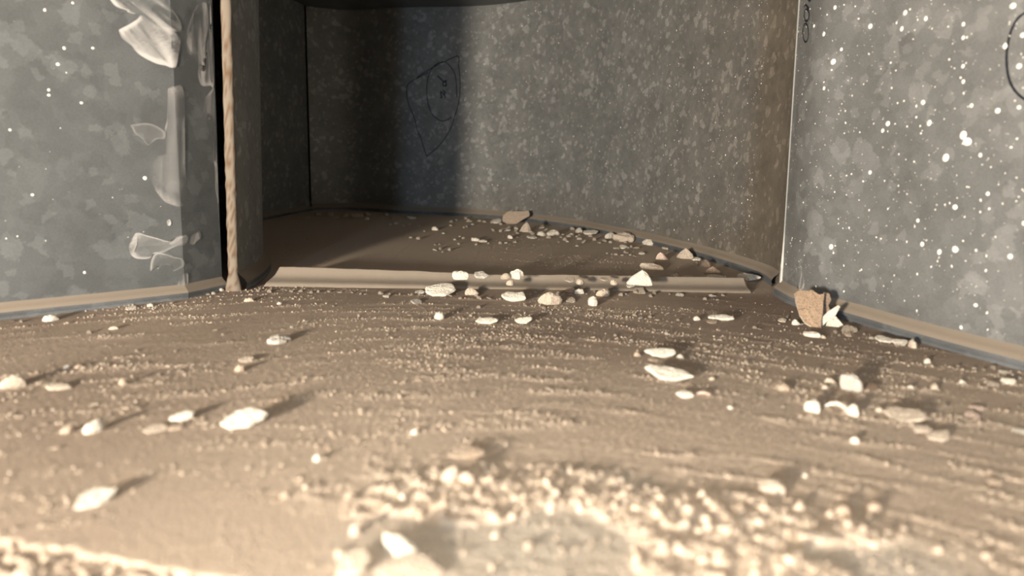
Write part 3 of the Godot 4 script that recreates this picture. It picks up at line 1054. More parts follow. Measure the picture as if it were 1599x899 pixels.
	stroke("right", [Vector2(0.0205, 0.1928), Vector2(0.0203, 0.1912), Vector2(0.0194, 0.1901), Vector2(0.0179, 0.1897), Vector2(0.0159, 0.19), Vector2(0.0139, 0.1911), Vector2(0.0124, 0.1926), Vector2(0.0116, 0.1944), Vector2(0.0117, 0.196), Vector2(0.0128, 0.1971), Vector2(0.0145, 0.1975), Vector2(0.0166, 0.1971), Vector2(0.0184, 0.196), Vector2(0.0198, 0.1945), Vector2(0.0205, 0.1928)], 0.0013)
	stroke("right", [Vector2(0.0213, 0.1817), Vector2(0.0213, 0.1792), Vector2(0.0204, 0.1774), Vector2(0.0188, 0.1765), Vector2(0.0166, 0.1768), Vector2(0.0143, 0.1783), Vector2(0.0125, 0.1806), Vector2(0.0114, 0.1833), Vector2(0.0114, 0.1858), Vector2(0.0125, 0.1877), Vector2(0.0144, 0.1885), Vector2(0.0167, 0.1881), Vector2(0.0188, 0.1866), Vector2(0.0204, 0.1844), Vector2(0.0213, 0.1817)], 0.0012)
	stroke("right", [Vector2(0.0105, 0.1996), Vector2(0.0129, 0.2009), Vector2(0.0166, 0.1989), Vector2(0.0193, 0.197)], 0.0015)
	stroke("right", [Vector2(0.0169, 0.2039), Vector2(0.0196, 0.202), Vector2(0.0218, 0.2023)], 0.0018)
	stroke("right", [Vector2(0.1779, 0.1676), Vector2(0.1725, 0.17), Vector2(0.168, 0.1704), Vector2(0.1655, 0.1701), Vector2(0.1624, 0.1677), Vector2(0.1603, 0.1624), Vector2(0.1597, 0.1563), Vector2(0.1599, 0.1507), Vector2(0.1613, 0.1437), Vector2(0.1637, 0.1379), Vector2(0.1675, 0.1331), Vector2(0.1728, 0.1295), Vector2(0.1783, 0.1286)], 0.0012)
	stroke("right", [Vector2(0.1669, 0.1599), Vector2(0.1706, 0.1588), Vector2(0.1738, 0.1582)], 0.0011)
	rng.seed = 12
	spots("right", [Vector3(0.1429, 0.1141, 0.00200), Vector3(0.1455, 0.1108, 0.00218), Vector3(0.1346, 0.1025, 0.00198), Vector3(0.1597, 0.1743, 0.00139), Vector3(0.1661, 0.1602, 0.00122), Vector3(0.1662, 0.1461, 0.00123), Vector3(0.1585, 0.1561, 0.00125), Vector3(0.1589, 0.1257, 0.00127), Vector3(0.1223, 0.1208, 0.00146), Vector3(0.0944, 0.1212, 0.00149), Vector3(0.1169, 0.1319, 0.00130), Vector3(0.0492, 0.16, 0.00185), Vector3(0.0744, 0.1775, 0.00144), Vector3(0.099, 0.1811, 0.00136), Vector3(0.1131, 0.1758, 0.00118), Vector3(0.0977, 0.1728, 0.00123), Vector3(0.1368, 0.1628, 0.00099), Vector3(0.1385, 0.1487, 0.00099), Vector3(0.136, 0.1695, 0.00099), Vector3(0.1397, 0.141, 0.00099), Vector3(0.1454, 0.1288, 0.00098), Vector3(0.1687, 0.1269, 0.00093), Vector3(0.1431, 0.077, 0.00135), Vector3(0.1532, 0.1041, 0.00098), Vector3(0.146, 0.0549, 0.00170), Vector3(0.1372, 0.0523, 0.00139), Vector3(0.1261, 0.0551, 0.00128), Vector3(0.174, 0.0552, 0.00127), Vector3(0.0595, 0.0447, 0.00166), Vector3(0.1593, 0.0851, 0.00097), Vector3(0.1783, 0.0721, 0.00112), Vector3(0.1217, 0.0678, 0.00107), Vector3(0.0846, 0.093, 0.00123), Vector3(0.1605, 0.0277, 0.00100), Vector3(0.1544, 0.0143, 0.00088), Vector3(0.0911, 0.1173, 0.00113), Vector3(0.0399, 0.1778, 0.00130), Vector3(0.0287, 0.1846, 0.00108), Vector3(0.0471, 0.1923, 0.00120), Vector3(0.0439, 0.1444, 0.00115), Vector3(0.0545, 0.1667, 0.00103)])
	spots("left", [Vector3(1.5388, 0.1268, 0.00089), Vector3(1.5681, 0.1407, 0.00085), Vector3(1.6088, 0.0781, 0.00117), Vector3(1.5779, 0.1206, 0.00073), Vector3(1.5718, 0.1496, 0.00078), Vector3(1.5858, 0.1512, 0.00073), Vector3(1.5627, 0.1266, 0.00071), Vector3(1.5625, 0.1238, 0.00071), Vector3(1.5431, 0.1043, 0.00063), Vector3(1.5642, 0.1685, 0.00070), Vector3(1.5776, 0.1741, 0.00064), Vector3(1.5504, 0.0692, 0.00072), Vector3(1.5724, 0.0231, 0.00076)])
	specks("right", 1750, 0.0, 0.285, 0.015, 0.24, 0.00018, 0.00066, 1.0)
	specks("back", 750, 0.815, 0.25, 0.015, 0.30, 0.00030, 0.0009, 1.6)
	specks("left", 45, 1.5, 1.64, 0.02, 0.24, 0.00012, 0.0004, 1.0)

func standing_flakes():
	rng.seed = 21
	plate("big cracked tan paint flake standing against the right wall flange, largest flake of all", [Vector2(-0.0086, 0.0219), Vector2(-0.0076, 0.0235), Vector2(-0.006, 0.0247), Vector2(-0.0026, 0.0248), Vector2(-0.0001, 0.0252), Vector2(0.0012, 0.0262), Vector2(0.0034, 0.0241), Vector2(0.0055, 0.0229), Vector2(0.0085, 0.0238), Vector2(0.0083, 0.0177), Vector2(0.0087, 0.0111), Vector2(0.0082, 0.0064), Vector2(0.0085, 0.0007), Vector2(0.0042, 0.0003), Vector2(-0.0009, 0.0026), Vector2(-0.0043, 0.0073), Vector2(-0.0056, 0.0111), Vector2(-0.0073, 0.0158)], Vector3(0.1768, 0, -0.4147), -23, 38, 0.0011, 6, 1, [Vector2(-0.0054, 0.0109), Vector2(-0.0039, 0.0115), Vector2(-0.0024, 0.012), Vector2(-0.0009, 0.0124), Vector2(0.0001, 0.0127), Vector2(0.0015, 0.0134), Vector2(0.0029, 0.0141)])
	plate("white-edged brown curl behind the big cracked flake at the right wall", [Vector2(-0.0032, 0.0058), Vector2(-0.0021, 0.0198), Vector2(0.0012, 0.0194), Vector2(0.0028, 0.0154), Vector2(0.0014, 0.0119), Vector2(0.0025, 0.0093), Vector2(0.0003, 0.0058)], Vector3(0.1916, 0, -0.4243), -24, 20, 0.0014, 3, 0)
	plate("striped cream chip leaning to the right of the big cracked flake", [Vector2(-0.0043, 0.0037), Vector2(0.0005, 0.0098), Vector2(0.0052, 0.0136), Vector2(0.0065, 0.0128), Vector2(0.0043, 0.0072), Vector2(0.0005, 0.0037), Vector2(-0.0021, 0), Vector2(-0.0037, 0.0003)], Vector3(0.1904, 0, -0.4177), -24, 12, 0.0022, 0, 1)
	plate("white triangular chip at the right foot of the big cracked flake", [Vector2(-0.0042, 0), Vector2(-0.0039, 0.0043), Vector2(0.0005, 0.007), Vector2(0.0052, 0.002), Vector2(0.0027, 0.0003)], Vector3(0.1941, 0, -0.4165), -25, 30, 0.002, 0, 0)
	plate("big brown flake with pale torn edges propped on the flange of the curved wall", [Vector2(-0.0186, 0.0088), Vector2(-0.0176, 0.0131), Vector2(-0.0126, 0.0174), Vector2(-0.0091, 0.0196), Vector2(-0.0061, 0.0198), Vector2(-0.0066, 0.0172), Vector2(-0.003, 0.019), Vector2(0.004, 0.0194), Vector2(0.012, 0.0201), Vector2(0.018, 0.0217), Vector2(0.0195, 0.0169), Vector2(0.019, 0.0131), Vector2(0.013, 0.0093), Vector2(0.007, 0.005), Vector2(0.002, 0.0012), Vector2(-0.005, 0.0001), Vector2(-0.0121, 0.001), Vector2(-0.0181, 0.0023)], Vector3(0.0026, 0, -0.9857), -0, 28, 0.0018, 2, 1)

func loose_chips():
	chip("thick cream plaster flake at the bottom edge, left lobe of the broken curled pair", "flat", 1, Vector3(-0.0358, 0, -0.1535), Vector3(0.0095, 0.0045, 0.0096), -27)
	chip("long cream plaster flake standing on edge above the curled flake at the bottom edge", "sliver", 0, Vector3(-0.0257, 0, -0.1607), Vector3(0.0116, 0.0053, 0.0052), -24)
	chip("big cream plaster flake with a hollow middle, cut off by the frame", "flat", 1, Vector3(-0.0224, 0, -0.1526), Vector3(0.0168, 0.0025, 0.0076), 13)
	chip("small upright cream crumb just above the curled flake at the bottom edge", "chunk", 1, Vector3(-0.039, 0, -0.1695), Vector3(0.0033, 0.004, 0.0031), 13)
	chip("cream plaster flake with a small spur lying alone on smooth tan dust", "flat", 0, Vector3(-0.1149, 0, -0.183), Vector3(0.0119, 0.0032, 0.0053), 44)
	chip("pale plaster chunk in the rough dust at the bottom left corner", "chunk", 1, Vector3(-0.1117, 0, -0.1487), Vector3(0.0056, 0.003, 0.0025), 37)
	chip("small cream chip on the broken dust lip at lower left", "chunk", 1, Vector3(-0.1099, 0, -0.1559), Vector3(0.0043, 0.002, 0.0019), 35)
	chip("round cream crumb alone on the tan dust above the curled bottom flake", "chunk", 0, Vector3(-0.0611, 0, -0.2132), Vector3(0.0035, 0.0026, 0.0022), 16)
	chip("squarish pale clod at the far rim of the foreground dust pile", "chunk", 1, Vector3(-0.0117, 0, -0.2001), Vector3(0.0066, 0.0036, 0.003), 3)
	chip("pale clod next to the squarish one on the foreground dust pile", "chunk", 1, Vector3(-0.0171, 0, -0.1995), Vector3(0.0058, 0.004, 0.0032), 5)
	chip("low tan dust clod with a flat top in front of the middle floor", "flat", 2, Vector3(-0.0137, 0, -0.2193), Vector3(0.0123, 0.0026, 0.0055), 4)
	chip("slanting cream flake half sunk in dust at lower right", "sliver", 1, Vector3(0.08, 0, -0.2003), Vector3(0.01, 0.0038, 0.0068), -57)
	chip("tan clod in the loose dust at lower right", "chunk", 2, Vector3(0.0946, 0, -0.1857), Vector3(0.0051, 0.0035, 0.0028), -27)
	chip("tan pebble of dust standing alone at lower right", "chunk", 2, Vector3(0.1057, 0, -0.1887), Vector3(0.0044, 0.0034, 0.0027), -29)
	chip("long thin straw-like pale sliver at lower right", "sliver", 1, Vector3(0.0827, 0, -0.1711), Vector3(0.011, 0.0019, 0.0049), -12)
	chip("small cream crumb beside the smooth dust at right", "chunk", 0, Vector3(0.1234, 0, -0.2386), Vector3(0.0034, 0.0027, 0.0024), -27)
	chip("tiny cream crumb above the slanting flake at lower right", "chunk", 0, Vector3(0.0946, 0, -0.2105), Vector3(0.0018, 0.0016, 0.0014), -24)
	chip("low tan flake near the right edge of the floor", "flat", 2, Vector3(0.1538, 0, -0.21), Vector3(0.0052, 0.0017, 0.0041), -36)
	chip("tiny round crumb left of the flat-topped tan clod", "chunk", 0, Vector3(-0.0332, 0, -0.2362), Vector3(0.0029, 0.0023, 0.002), 8)
	chip("large bright white plaster flake with a faceted right face on the left floor", "flat", 0, Vector3(-0.0948, 0, -0.2417), Vector3(0.0171, 0.0058, 0.0077), 27)
	chip("rounded white plaster flake just left of the large faceted one", "flat", 0, Vector3(-0.1188, 0, -0.2432), Vector3(0.0097, 0.0036, 0.0044), 26)
	chip("low cream flake in front of the rounded white one", "flat", 1, Vector3(-0.1236, 0, -0.2337), Vector3(0.0089, 0.002, 0.0048), 28)
	chip("tan scrap touching the low cream flake on the left floor", "flat", 2, Vector3(-0.1173, 0, -0.2354), Vector3(0.006, 0.0016, 0.004), 26)
	chip("white plaster chip pointing up to the right, leftmost of the row on the left floor", "chunk", 0, Vector3(-0.1427, 0, -0.232), Vector3(0.0091, 0.0046, 0.0041), 67)
	chip("dull tan clod beside the leftmost white chip", "chunk", 2, Vector3(-0.1517, 0, -0.2302), Vector3(0.0051, 0.003, 0.0027), 33)
	chip("lumpy cream clump at the left edge of the floor", "chunk", 1, Vector3(-0.2015, 0, -0.2738), Vector3(0.0098, 0.0054, 0.0055), 36)
	chip("ragged pinkish plaster chip right of the lumpy clump", "flat", 1, Vector3(-0.1818, 0, -0.2732), Vector3(0.009, 0.0027, 0.0041), 34)
	chip("small tan pebble at the start of a line of grains on the left floor", "chunk", 2, Vector3(-0.1596, 0, -0.2796), Vector3(0.0039, 0.0038, 0.0038), 30)
	chip("ragged cream chip on the left floor in front of the bent metal lip", "flat", 1, Vector3(-0.1221, 0, -0.3167), Vector3(0.0077, 0.0024, 0.0073), 21)
	chip("small tan chip touching the ragged cream one", "chunk", 2, Vector3(-0.1199, 0, -0.3016), Vector3(0.0045, 0.0032, 0.0032), 22)
	chip("bean-sized cream crumb on the left floor above the pinkish chip", "chunk", 0, Vector3(-0.1948, 0, -0.2993), Vector3(0.0031, 0.0022, 0.0024), 33)
	chip("tan crumb beside the bean-sized cream one", "chunk", 2, Vector3(-0.1907, 0, -0.3004), Vector3(0.0034, 0.0018, 0.0019), 32)
	chip("thin grey-white splinter pointing right on the left floor", "sliver", 4, Vector3(-0.1184, 0, -0.351), Vector3(0.0136, 0.0037, 0.0098), 41)
	chip("white lump at the foot of the left sheet metal wall", "chunk", 0, Vector3(-0.2562, 0, -0.3838), Vector3(0.0085, 0.004, 0.0051), 34)
	chip("small tan chip casting a long shadow on the left floor", "chunk", 1, Vector3(-0.213, 0, -0.3687), Vector3(0.0051, 0.0022, 0.0026), 30)
	chip("flat cream crumb below the left wall flange", "flat", 0, Vector3(-0.2291, 0, -0.4168), Vector3(0.0061, 0.0017, 0.0068), 29)
	chip("bright crumb below the left wall flange", "chunk", 0, Vector3(-0.2215, 0, -0.4247), Vector3(0.0039, 0.0022, 0.0029), 28)
	chip("round white crumb by the foot of the left wall seam", "chunk", 0, Vector3(-0.1991, 0, -0.4763), Vector3(0.0039, 0.0028, 0.0039), 23)
	chip("wedge-shaped cream chip in front of the left end of the bent lip", "chunk", 1, Vector3(-0.1687, 0, -0.4468), Vector3(0.0074, 0.003, 0.0039), 21)
	chip("small cream crumb right of the wedge-shaped chip", "chunk", 0, Vector3(-0.148, 0, -0.4409), Vector3(0.0037, 0.002, 0.0025), 19)
	chip("large cream flake leaning on the front of the bent lip, sharp point to the right", "ridge", 0, Vector3(-0.0495, 0, -0.4841), Vector3(0.022, 0.0081, 0.0108), 20)
	chip("flat cream chip left of the sharp-pointed flake", "flat", 0, Vector3(-0.065, 0, -0.4896), Vector3(0.008, 0.002, 0.0082), 8)
	chip("oval cream crumb in front of the bent lip", "flat", 0, Vector3(-0.0854, 0, -0.4728), Vector3(0.0052, 0.0017, 0.0062), 10)
	chip("tilted grey-cream chip in front of the sharp-pointed flake", "flat", 4, Vector3(-0.0623, 0, -0.4567), Vector3(0.0083, 0.0023, 0.009), 28)
	chip("round cream ball of plaster on the middle floor", "ball", 0, Vector3(-0.0427, 0, -0.4131), Vector3(0.0065, 0.0051, 0.0065), 6)
	chip("bright white oval flake on the middle floor, left of the square white one", "flat", 0, Vector3(-0.0143, 0, -0.4049), Vector3(0.0134, 0.0039, 0.006), 2)
	chip("bright white squarish flake on the middle floor", "flat", 0, Vector3(0.0066, 0, -0.4084), Vector3(0.0117, 0.0039, 0.0052), -1)
	chip("large cream flake leaning against the buried middle of the bent lip", "flat", 0, Vector3(0.0022, 0, -0.469), Vector3(0.0188, 0.0075, 0.0097), -0)
	chip("dusty cream lump left of the buried middle of the bent lip", "chunk", 1, Vector3(-0.0288, 0, -0.4871), Vector3(0.0116, 0.0053, 0.0072), 3)
	chip("cracked striped plaster clump in front of the bent lip", "chunk", 1, Vector3(0.0254, 0, -0.4644), Vector3(0.0169, 0.0085, 0.0109), -3)
	chip("dull brown clod on the front of the bent lip", "chunk", 3, Vector3(0.0413, 0, -0.5004), Vector3(0.0091, 0.0048, 0.0065), -5)
	chip("rounded cream chip in front of the bent lip, right of the brown clod", "chunk", 0, Vector3(0.0478, 0, -0.4987), Vector3(0.0078, 0.0044, 0.006), -5)
	chip("egg-shaped cream pebble in front of the bent lip", "ball", 0, Vector3(0.054, 0, -0.462), Vector3(0.0072, 0.0068, 0.0072), -7)
	chip("broken cream clump against the bent lip, right of the egg-shaped pebble", "chunk", 1, Vector3(0.0646, 0, -0.4928), Vector3(0.0103, 0.0058, 0.0078), -7)
	chip("tan chip against the right half of the bent lip", "flat", 1, Vector3(0.0931, 0, -0.5093), Vector3(0.0093, 0.0031, 0.0111), -10)
	chip("thin cream chip below the right half of the bent lip", "flat", 0, Vector3(0.1207, 0, -0.502), Vector3(0.0069, 0.0018, 0.0077), -14)
	chip("pair-like low crumb left of the egg-shaped pebble", "flat", 1, Vector3(0.0402, 0, -0.4729), Vector3(0.0069, 0.0024, 0.0083), -5)
	chip("pale oval flake alone on the smooth brown dust at right of centre", "flat", 0, Vector3(0.1285, 0, -0.4281), Vector3(0.0177, 0.0044, 0.009), -17)
	chip("cream crumb just left of the pale oval flake", "chunk", 0, Vector3(0.1138, 0, -0.4258), Vector3(0.0047, 0.0031, 0.0039), -15)
	chip("tan scrap under the near side of the pale oval flake", "flat", 2, Vector3(0.1222, 0, -0.4201), Vector3(0.0069, 0.0019, 0.0072), -16)
	chip("cream flake with a raised tip just behind the largest cream flake", "flat", 0, Vector3(0.0754, 0, -0.3438), Vector3(0.0166, 0.0048, 0.0074), -22)
	chip("largest cream flake at right of centre, pointed at its right end", "point", 0, Vector3(0.0718, 0, -0.3077), Vector3(0.0225, 0.0057, 0.011), -21)
	chip("shaded tan chip between the two big cream flakes at right of centre", "flat", 2, Vector3(0.0709, 0, -0.3356), Vector3(0.0075, 0.0015, 0.0047), -12)
	chip("small white chip right of the two big flakes at right of centre", "chunk", 0, Vector3(0.0843, 0, -0.3401), Vector3(0.0041, 0.0025, 0.0027), -14)
	chip("dull crumb left of the two big flakes at right of centre", "chunk", 2, Vector3(0.0631, 0, -0.3427), Vector3(0.0042, 0.0026, 0.0027), -10)
	chip("yellowish white flake below the largest cream flake", "flat", 0, Vector3(0.0734, 0, -0.2826), Vector3(0.0077, 0.0032, 0.0047), -30)
	chip("thin pinkish curl of paint right of the yellowish flake", "curl", 5, Vector3(0.0817, 0, -0.285), Vector3(0.008, 0.0023, 0.0036), -16)
	chip("tiny bright crumb on the floor right of the pinkish curl", "chunk", 0, Vector3(0.0888, 0, -0.2705), Vector3(0.0028, 0.0018, 0.0017), -18)
	chip("small cream crumb right of the largest cream flake", "chunk", 1, Vector3(0.0911, 0, -0.3067), Vector3(0.0032, 0.0018, 0.0018), -17)
	chip("pale bone-shaped sliver in front of the big tan flake by the right wall", "sliver", 0, Vector3(0.1706, 0, -0.391), Vector3(0.0101, 0.0032, 0.0046), -36)
	chip("small crumb off the end of the bone-shaped sliver", "chunk", 1, Vector3(0.1755, 0, -0.3878), Vector3(0.0032, 0.002, 0.0024), -24)
	chip("low cream flake at the foot of the right wall flange", "flat", 1, Vector3(0.1988, 0, -0.4059), Vector3(0.0086, 0.0025, 0.0095), -26)
	chip("tan scrap in front of the low cream flake by the right wall", "flat", 2, Vector3(0.1928, 0, -0.3947), Vector3(0.004, 0.002, 0.0048), -26)
	chip("long cream chip lying along the right wall flange", "flat", 0, Vector3(0.2078, 0, -0.384), Vector3(0.0113, 0.0031, 0.0116), -56)
	chip("second cream chip along the right wall flange, beside the upright one", "flat", 0, Vector3(0.2142, 0, -0.3778), Vector3(0.009, 0.0031, 0.0108), -60)
	chip("upright cream chip at the end of the row along the right wall flange", "chunk", 1, Vector3(0.2174, 0, -0.3723), Vector3(0.0055, 0.005, 0.006), -10)
	chip("blocky grey plaster lump, tallest on the right floor", "block", 4, Vector3(0.1497, 0, -0.2967), Vector3(0.0111, 0.0078, 0.0059), -47)
	chip("flat brown chip beside the blocky grey lump", "flat", 3, Vector3(0.1596, 0, -0.3004), Vector3(0.0067, 0.0023, 0.007), -28)
	chip("tan pebble left of the blocky grey lump", "chunk", 1, Vector3(0.144, 0, -0.306), Vector3(0.0049, 0.0028, 0.0028), -25)
	chip("smaller tan pebble left of the blocky grey lump", "chunk", 1, Vector3(0.1384, 0, -0.2984), Vector3(0.0031, 0.0022, 0.0023), -25)
	chip("white faceted chunk left of the arched flake on the right floor", "chunk", 0, Vector3(0.1215, 0, -0.2694), Vector3(0.0074, 0.0055, 0.0051), 6)
	chip("arched cream curl of paint on the right floor", "curl", 0, Vector3(0.1316, 0, -0.2717), Vector3(0.0107, 0.0038, 0.0057), -26)
	chip("white faceted chip at the right end of the arched curl", "chunk", 0, Vector3(0.1354, 0, -0.266), Vector3(0.0065, 0.0048, 0.0046), -57)
	chip("broad dull cream flake with a long flat right end on the right floor", "point", 1, Vector3(0.1555, 0, -0.2642), Vector3(0.0168, 0.0043, 0.0098), -44)
	chip("small crumb at the left of the broad dull flake", "chunk", 1, Vector3(0.1483, 0, -0.2708), Vector3(0.0031, 0.0025, 0.0024), -29)
	chip("ragged cream chip in front of the broad dull flake", "flat", 1, Vector3(0.154, 0, -0.2519), Vector3(0.0083, 0.0029, 0.0077), -31)
	chip("tan flake at the end of the row of dull flakes on the right floor", "flat", 1, Vector3(0.1573, 0, -0.2446), Vector3(0.0083, 0.003, 0.0081), -58)
	chip("tiny upright crumb on the brown dust by the right wall", "chunk", 0, Vector3(0.2084, 0, -0.3427), Vector3(0.0035, 0.0031, 0.0035), -31)
	chip("round tan crumb on the brown dust of the right floor", "ball", 1, Vector3(0.1884, 0, -0.3019), Vector3(0.0034, 0.0032, 0.0034), -32)
	chip("bright tiny crumb between the brown chip and the round tan crumb", "chunk", 0, Vector3(0.1776, 0, -0.3013), Vector3(0.0028, 0.0018, 0.0019), -31)
	chip("round white speck-like crumb on the right floor", "ball", 0, Vector3(0.2066, 0, -0.3117), Vector3(0.0026, 0.0022, 0.0026), -34)
	chip("white flake near the right edge below the flange", "flat", 0, Vector3(0.2286, 0, -0.3133), Vector3(0.0064, 0.0031, 0.0045), -36)
	chip("tan flake left of the white one near the right edge", "flat", 1, Vector3(0.2194, 0, -0.3093), Vector3(0.0049, 0.0016, 0.0053), -35)
	chip("thin white chip under the right wall flange at the right edge", "flat", 0, Vector3(0.2386, 0, -0.3295), Vector3(0.0058, 0.0015, 0.0054), -36)
	chip("pinkish flake on the right floor near the right edge", "flat", 5, Vector3(0.1917, 0, -0.2776), Vector3(0.0055, 0.0016, 0.0047), -35)
	chip("slanting pinkish chip in front of the other pinkish flake", "flat", 5, Vector3(0.1845, 0, -0.269), Vector3(0.0058, 0.0019, 0.0057), -59)
	chip("cream flake cut off by the right edge of the frame", "flat", 0, Vector3(0.1931, 0, -0.2541), Vector3(0.0058, 0.0015, 0.0042), -37)
	chip("small tan chip left of the big tan flake by the right wall", "flat", 1, Vector3(0.167, 0, -0.4278), Vector3(0.0055, 0.0024, 0.0066), -21)
	chip("white crumb at the left foot of the big tan flake", "chunk", 0, Vector3(0.1719, 0, -0.4194), Vector3(0.0058, 0.0037, 0.0047), -22)
	chip("dull dusty clod on the right floor left of the pebbles", "chunk", 2, Vector3(0.1187, 0, -0.2948), Vector3(0.0061, 0.0033, 0.0033), -22)
	chip("white block-like chip balanced on the bent lip, left of the grey one", "block", 0, Vector3(-0.0348, 0.0135, -0.4787), Vector3(0.0126, 0.0059, 0.0064), 4)
	chip("grey dusty chip on the bent lip, right of the white block-like one", "flat", 4, Vector3(-0.0217, 0.0135, -0.4839), Vector3(0.0106, 0.0053, 0.0079), 3)
	chip("white chip with a dark crack on the bent lip", "chunk", 0, Vector3(0.0028, 0.0125, -0.494), Vector3(0.0108, 0.0065, 0.0097), -0)
	chip("dull chip left of the cracked white one on the bent lip", "chunk", 1, Vector3(-0.0051, 0.0125, -0.4909), Vector3(0.0076, 0.0039, 0.0059), 1)
	chip("cream crumb lying on the front of the bent lip", "chunk", 1, Vector3(-0.0012, 0.0085, -0.4884), Vector3(0.0062, 0.0039, 0.0057), 0)
	chip("large triangular white plaster chunk resting on the bent lip", "peak", 0, Vector3(0.0906, 0.01, -0.4948), Vector3(0.0193, 0.0105, 0.0087), -10)
	chip("small cream flake on the front of the bent lip under the large triangular chunk", "flat", 0, Vector3(0.0852, 0.006, -0.5051), Vector3(0.0069, 0.0025, 0.0083), -10)
	chip("ribbed tan chip behind the right half of the bent lip", "chunk", 1, Vector3(0.1334, 0, -0.5735), Vector3(0.0083, 0.0054, 0.0085), -13)
	chip("low white chip behind the right half of the bent lip", "flat", 0, Vector3(0.1445, 0, -0.5758), Vector3(0.0094, 0.002, 0.01), -14)
	chip("long white chip behind the right half of the bent lip", "flat", 0, Vector3(0.1668, 0, -0.5785), Vector3(0.02, 0.0042, 0.009), -22)
	chip("large white chip by the right end of the bent lip, under the seam", "flat", 0, Vector3(0.1944, 0, -0.5722), Vector3(0.0218, 0.0075, 0.0119), -29)
	chip("brown flake standing behind the long white chip", "peak", 3, Vector3(0.1713, 0, -0.5999), Vector3(0.0169, 0.0074, 0.0076), -16)
	chip("grey-brown triangular flake behind the bent lip near the curved wall", "peak", 3, Vector3(0.1756, 0, -0.6438), Vector3(0.0134, 0.0068, 0.0061), -15)
	chip("thin bent brown sliver behind the large triangular chunk", "sliver", 1, Vector3(0.1239, 0, -0.6202), Vector3(0.0236, 0.0056, 0.0106), -23)
	chip("pale cube-like crumb on the bent lip left of the large triangular chunk", "chunk", 1, Vector3(0.0723, 0.009, -0.4984), Vector3(0.0064, 0.0036, 0.0054), -8)
	chip("tan crumb on the crest of the bent lip", "flat", 1, Vector3(0.0407, 0.011, -0.4949), Vector3(0.0076, 0.0022, 0.0092), -5)
	chip("second tan crumb on the crest of the bent lip", "chunk", 1, Vector3(0.048, 0.009, -0.4974), Vector3(0.0064, 0.0036, 0.0054), -6)
	chip("flat tan crumb on the crest of the bent lip near the cube-like one", "flat", 1, Vector3(0.0659, 0.011, -0.5028), Vector3(0.0064, 0.0018, 0.0077), -7)
	chip("white chip at the foot of the curved wall, left of the big brown flake", "flat", 0, Vector3(-0.0238, 0, -0.9904), Vector3(0.0169, 0.0057, 0.0143), 1)
	chip("flat white chip in front of the big brown flake", "flat", 0, Vector3(-0.0096, 0, -0.8988), Vector3(0.0129, 0.004, 0.0155), 1)
	chip("white rectangular chip on the branch floor", "block", 0, Vector3(-0.0423, 0, -0.7848), Vector3(0.0099, 0.0042, 0.0061), 3)
	chip("white chip touching the rectangular one on the branch floor", "flat", 0, Vector3(-0.0337, 0, -0.7757), Vector3(0.0105, 0.0034, 0.0068), 2)
	chip("white cube-like crumb on the branch floor", "block", 0, Vector3(-0.0037, 0, -0.8165), Vector3(0.0066, 0.0044, 0.0066), 0)
	chip("tan triangular flake under the big brown flake", "peak", 1, Vector3(0.0163, 0, -0.8896), Vector3(0.0176, 0.0129, 0.0135), -1)
	chip("pale chip in the shade right of the big brown flake", "flat", 1, Vector3(0.034, 0, -0.9395), Vector3(0.0135, 0.0042, 0.0162), -2)
	chip("white angular chip at the foot of the curved wall, right of the tan triangular flake", "chunk", 0, Vector3(0.0472, 0, -0.8632), Vector3(0.0186, 0.0068, 0.0151), -3)
	chip("white broken chip among the crumbs below the curved wall", "chunk", 0, Vector3(0.0339, 0, -0.853), Vector3(0.0115, 0.0061, 0.0134), -2)
	chip("white chip in the front row of crumbs below the curved wall", "flat", 0, Vector3(0.0221, 0, -0.8267), Vector3(0.0134, 0.0033, 0.016), -2)
	chip("white upright chip at the foot of the curved wall", "chunk", 0, Vector3(0.0829, 0, -0.8968), Vector3(0.0097, 0.0064, 0.0116), -5)
	chip("ragged white chip at the foot of the curved wall beside the upright one", "flat", 0, Vector3(0.095, 0, -0.8801), Vector3(0.0205, 0.0063, 0.0143), -6)
	chip("pale wedge at the left of the big tan slab under the curved wall", "chunk", 0, Vector3(0.1157, 0, -0.8462), Vector3(0.0129, 0.0079, 0.0155), -8)
	chip("big tan slab lying against the flange of the curved wall", "block", 1, Vector3(0.1293, 0, -0.8193), Vector3(0.0257, 0.0106, 0.0162), -21)
	chip("white rough chip against the flange of the curved wall", "chunk", 0, Vector3(0.1562, 0, -0.7907), Vector3(0.0242, 0.0074, 0.0153), -11)
	chip("pale oval crumb on the branch floor below the tan slab", "flat", 0, Vector3(0.1174, 0, -0.7541), Vector3(0.0089, 0.0044, 0.0086), -9)
	chip("flat white crumb on the branch floor right of the oval one", "flat", 0, Vector3(0.13, 0, -0.7142), Vector3(0.0077, 0.0025, 0.0093), -10)
	chip("pinkish pointed chip on the branch floor", "peak", 5, Vector3(0.1437, 0, -0.6809), Vector3(0.013, 0.0072, 0.0061), -12)
	chip("tall pale shard standing on the branch floor near the curved wall", "peak", 1, Vector3(0.1687, 0, -0.6907), Vector3(0.0187, 0.0107, 0.0092), -14)
	chip("thin pale chip at the right foot of the tall shard", "sliver", 0, Vector3(0.1774, 0, -0.6815), Vector3(0.0105, 0.0033, 0.0125), -30)
	chip("two-layered thin pale sliver under the curved wall", "sliver", 1, Vector3(0.1656, 0, -0.7602), Vector3(0.0123, 0.0025, 0.0129), -2)
	chip("white crumb at the edge of the shadow on the branch floor", "chunk", 0, Vector3(-0.0981, 0, -0.8832), Vector3(0.0095, 0.0051, 0.0114), 6)
	chip("pale chip in the dark part of the branch, rightmost big one of the shaded row", "flat", 0, Vector3(-0.1475, 0, -1.0206), Vector3(0.0147, 0.0044, 0.0115), 8)
	chip("widest tan flake of the shaded row in the dark part of the branch", "flat", 2, Vector3(-0.2237, 0, -1.0087), Vector3(0.0208, 0.009, 0.0107), 13)
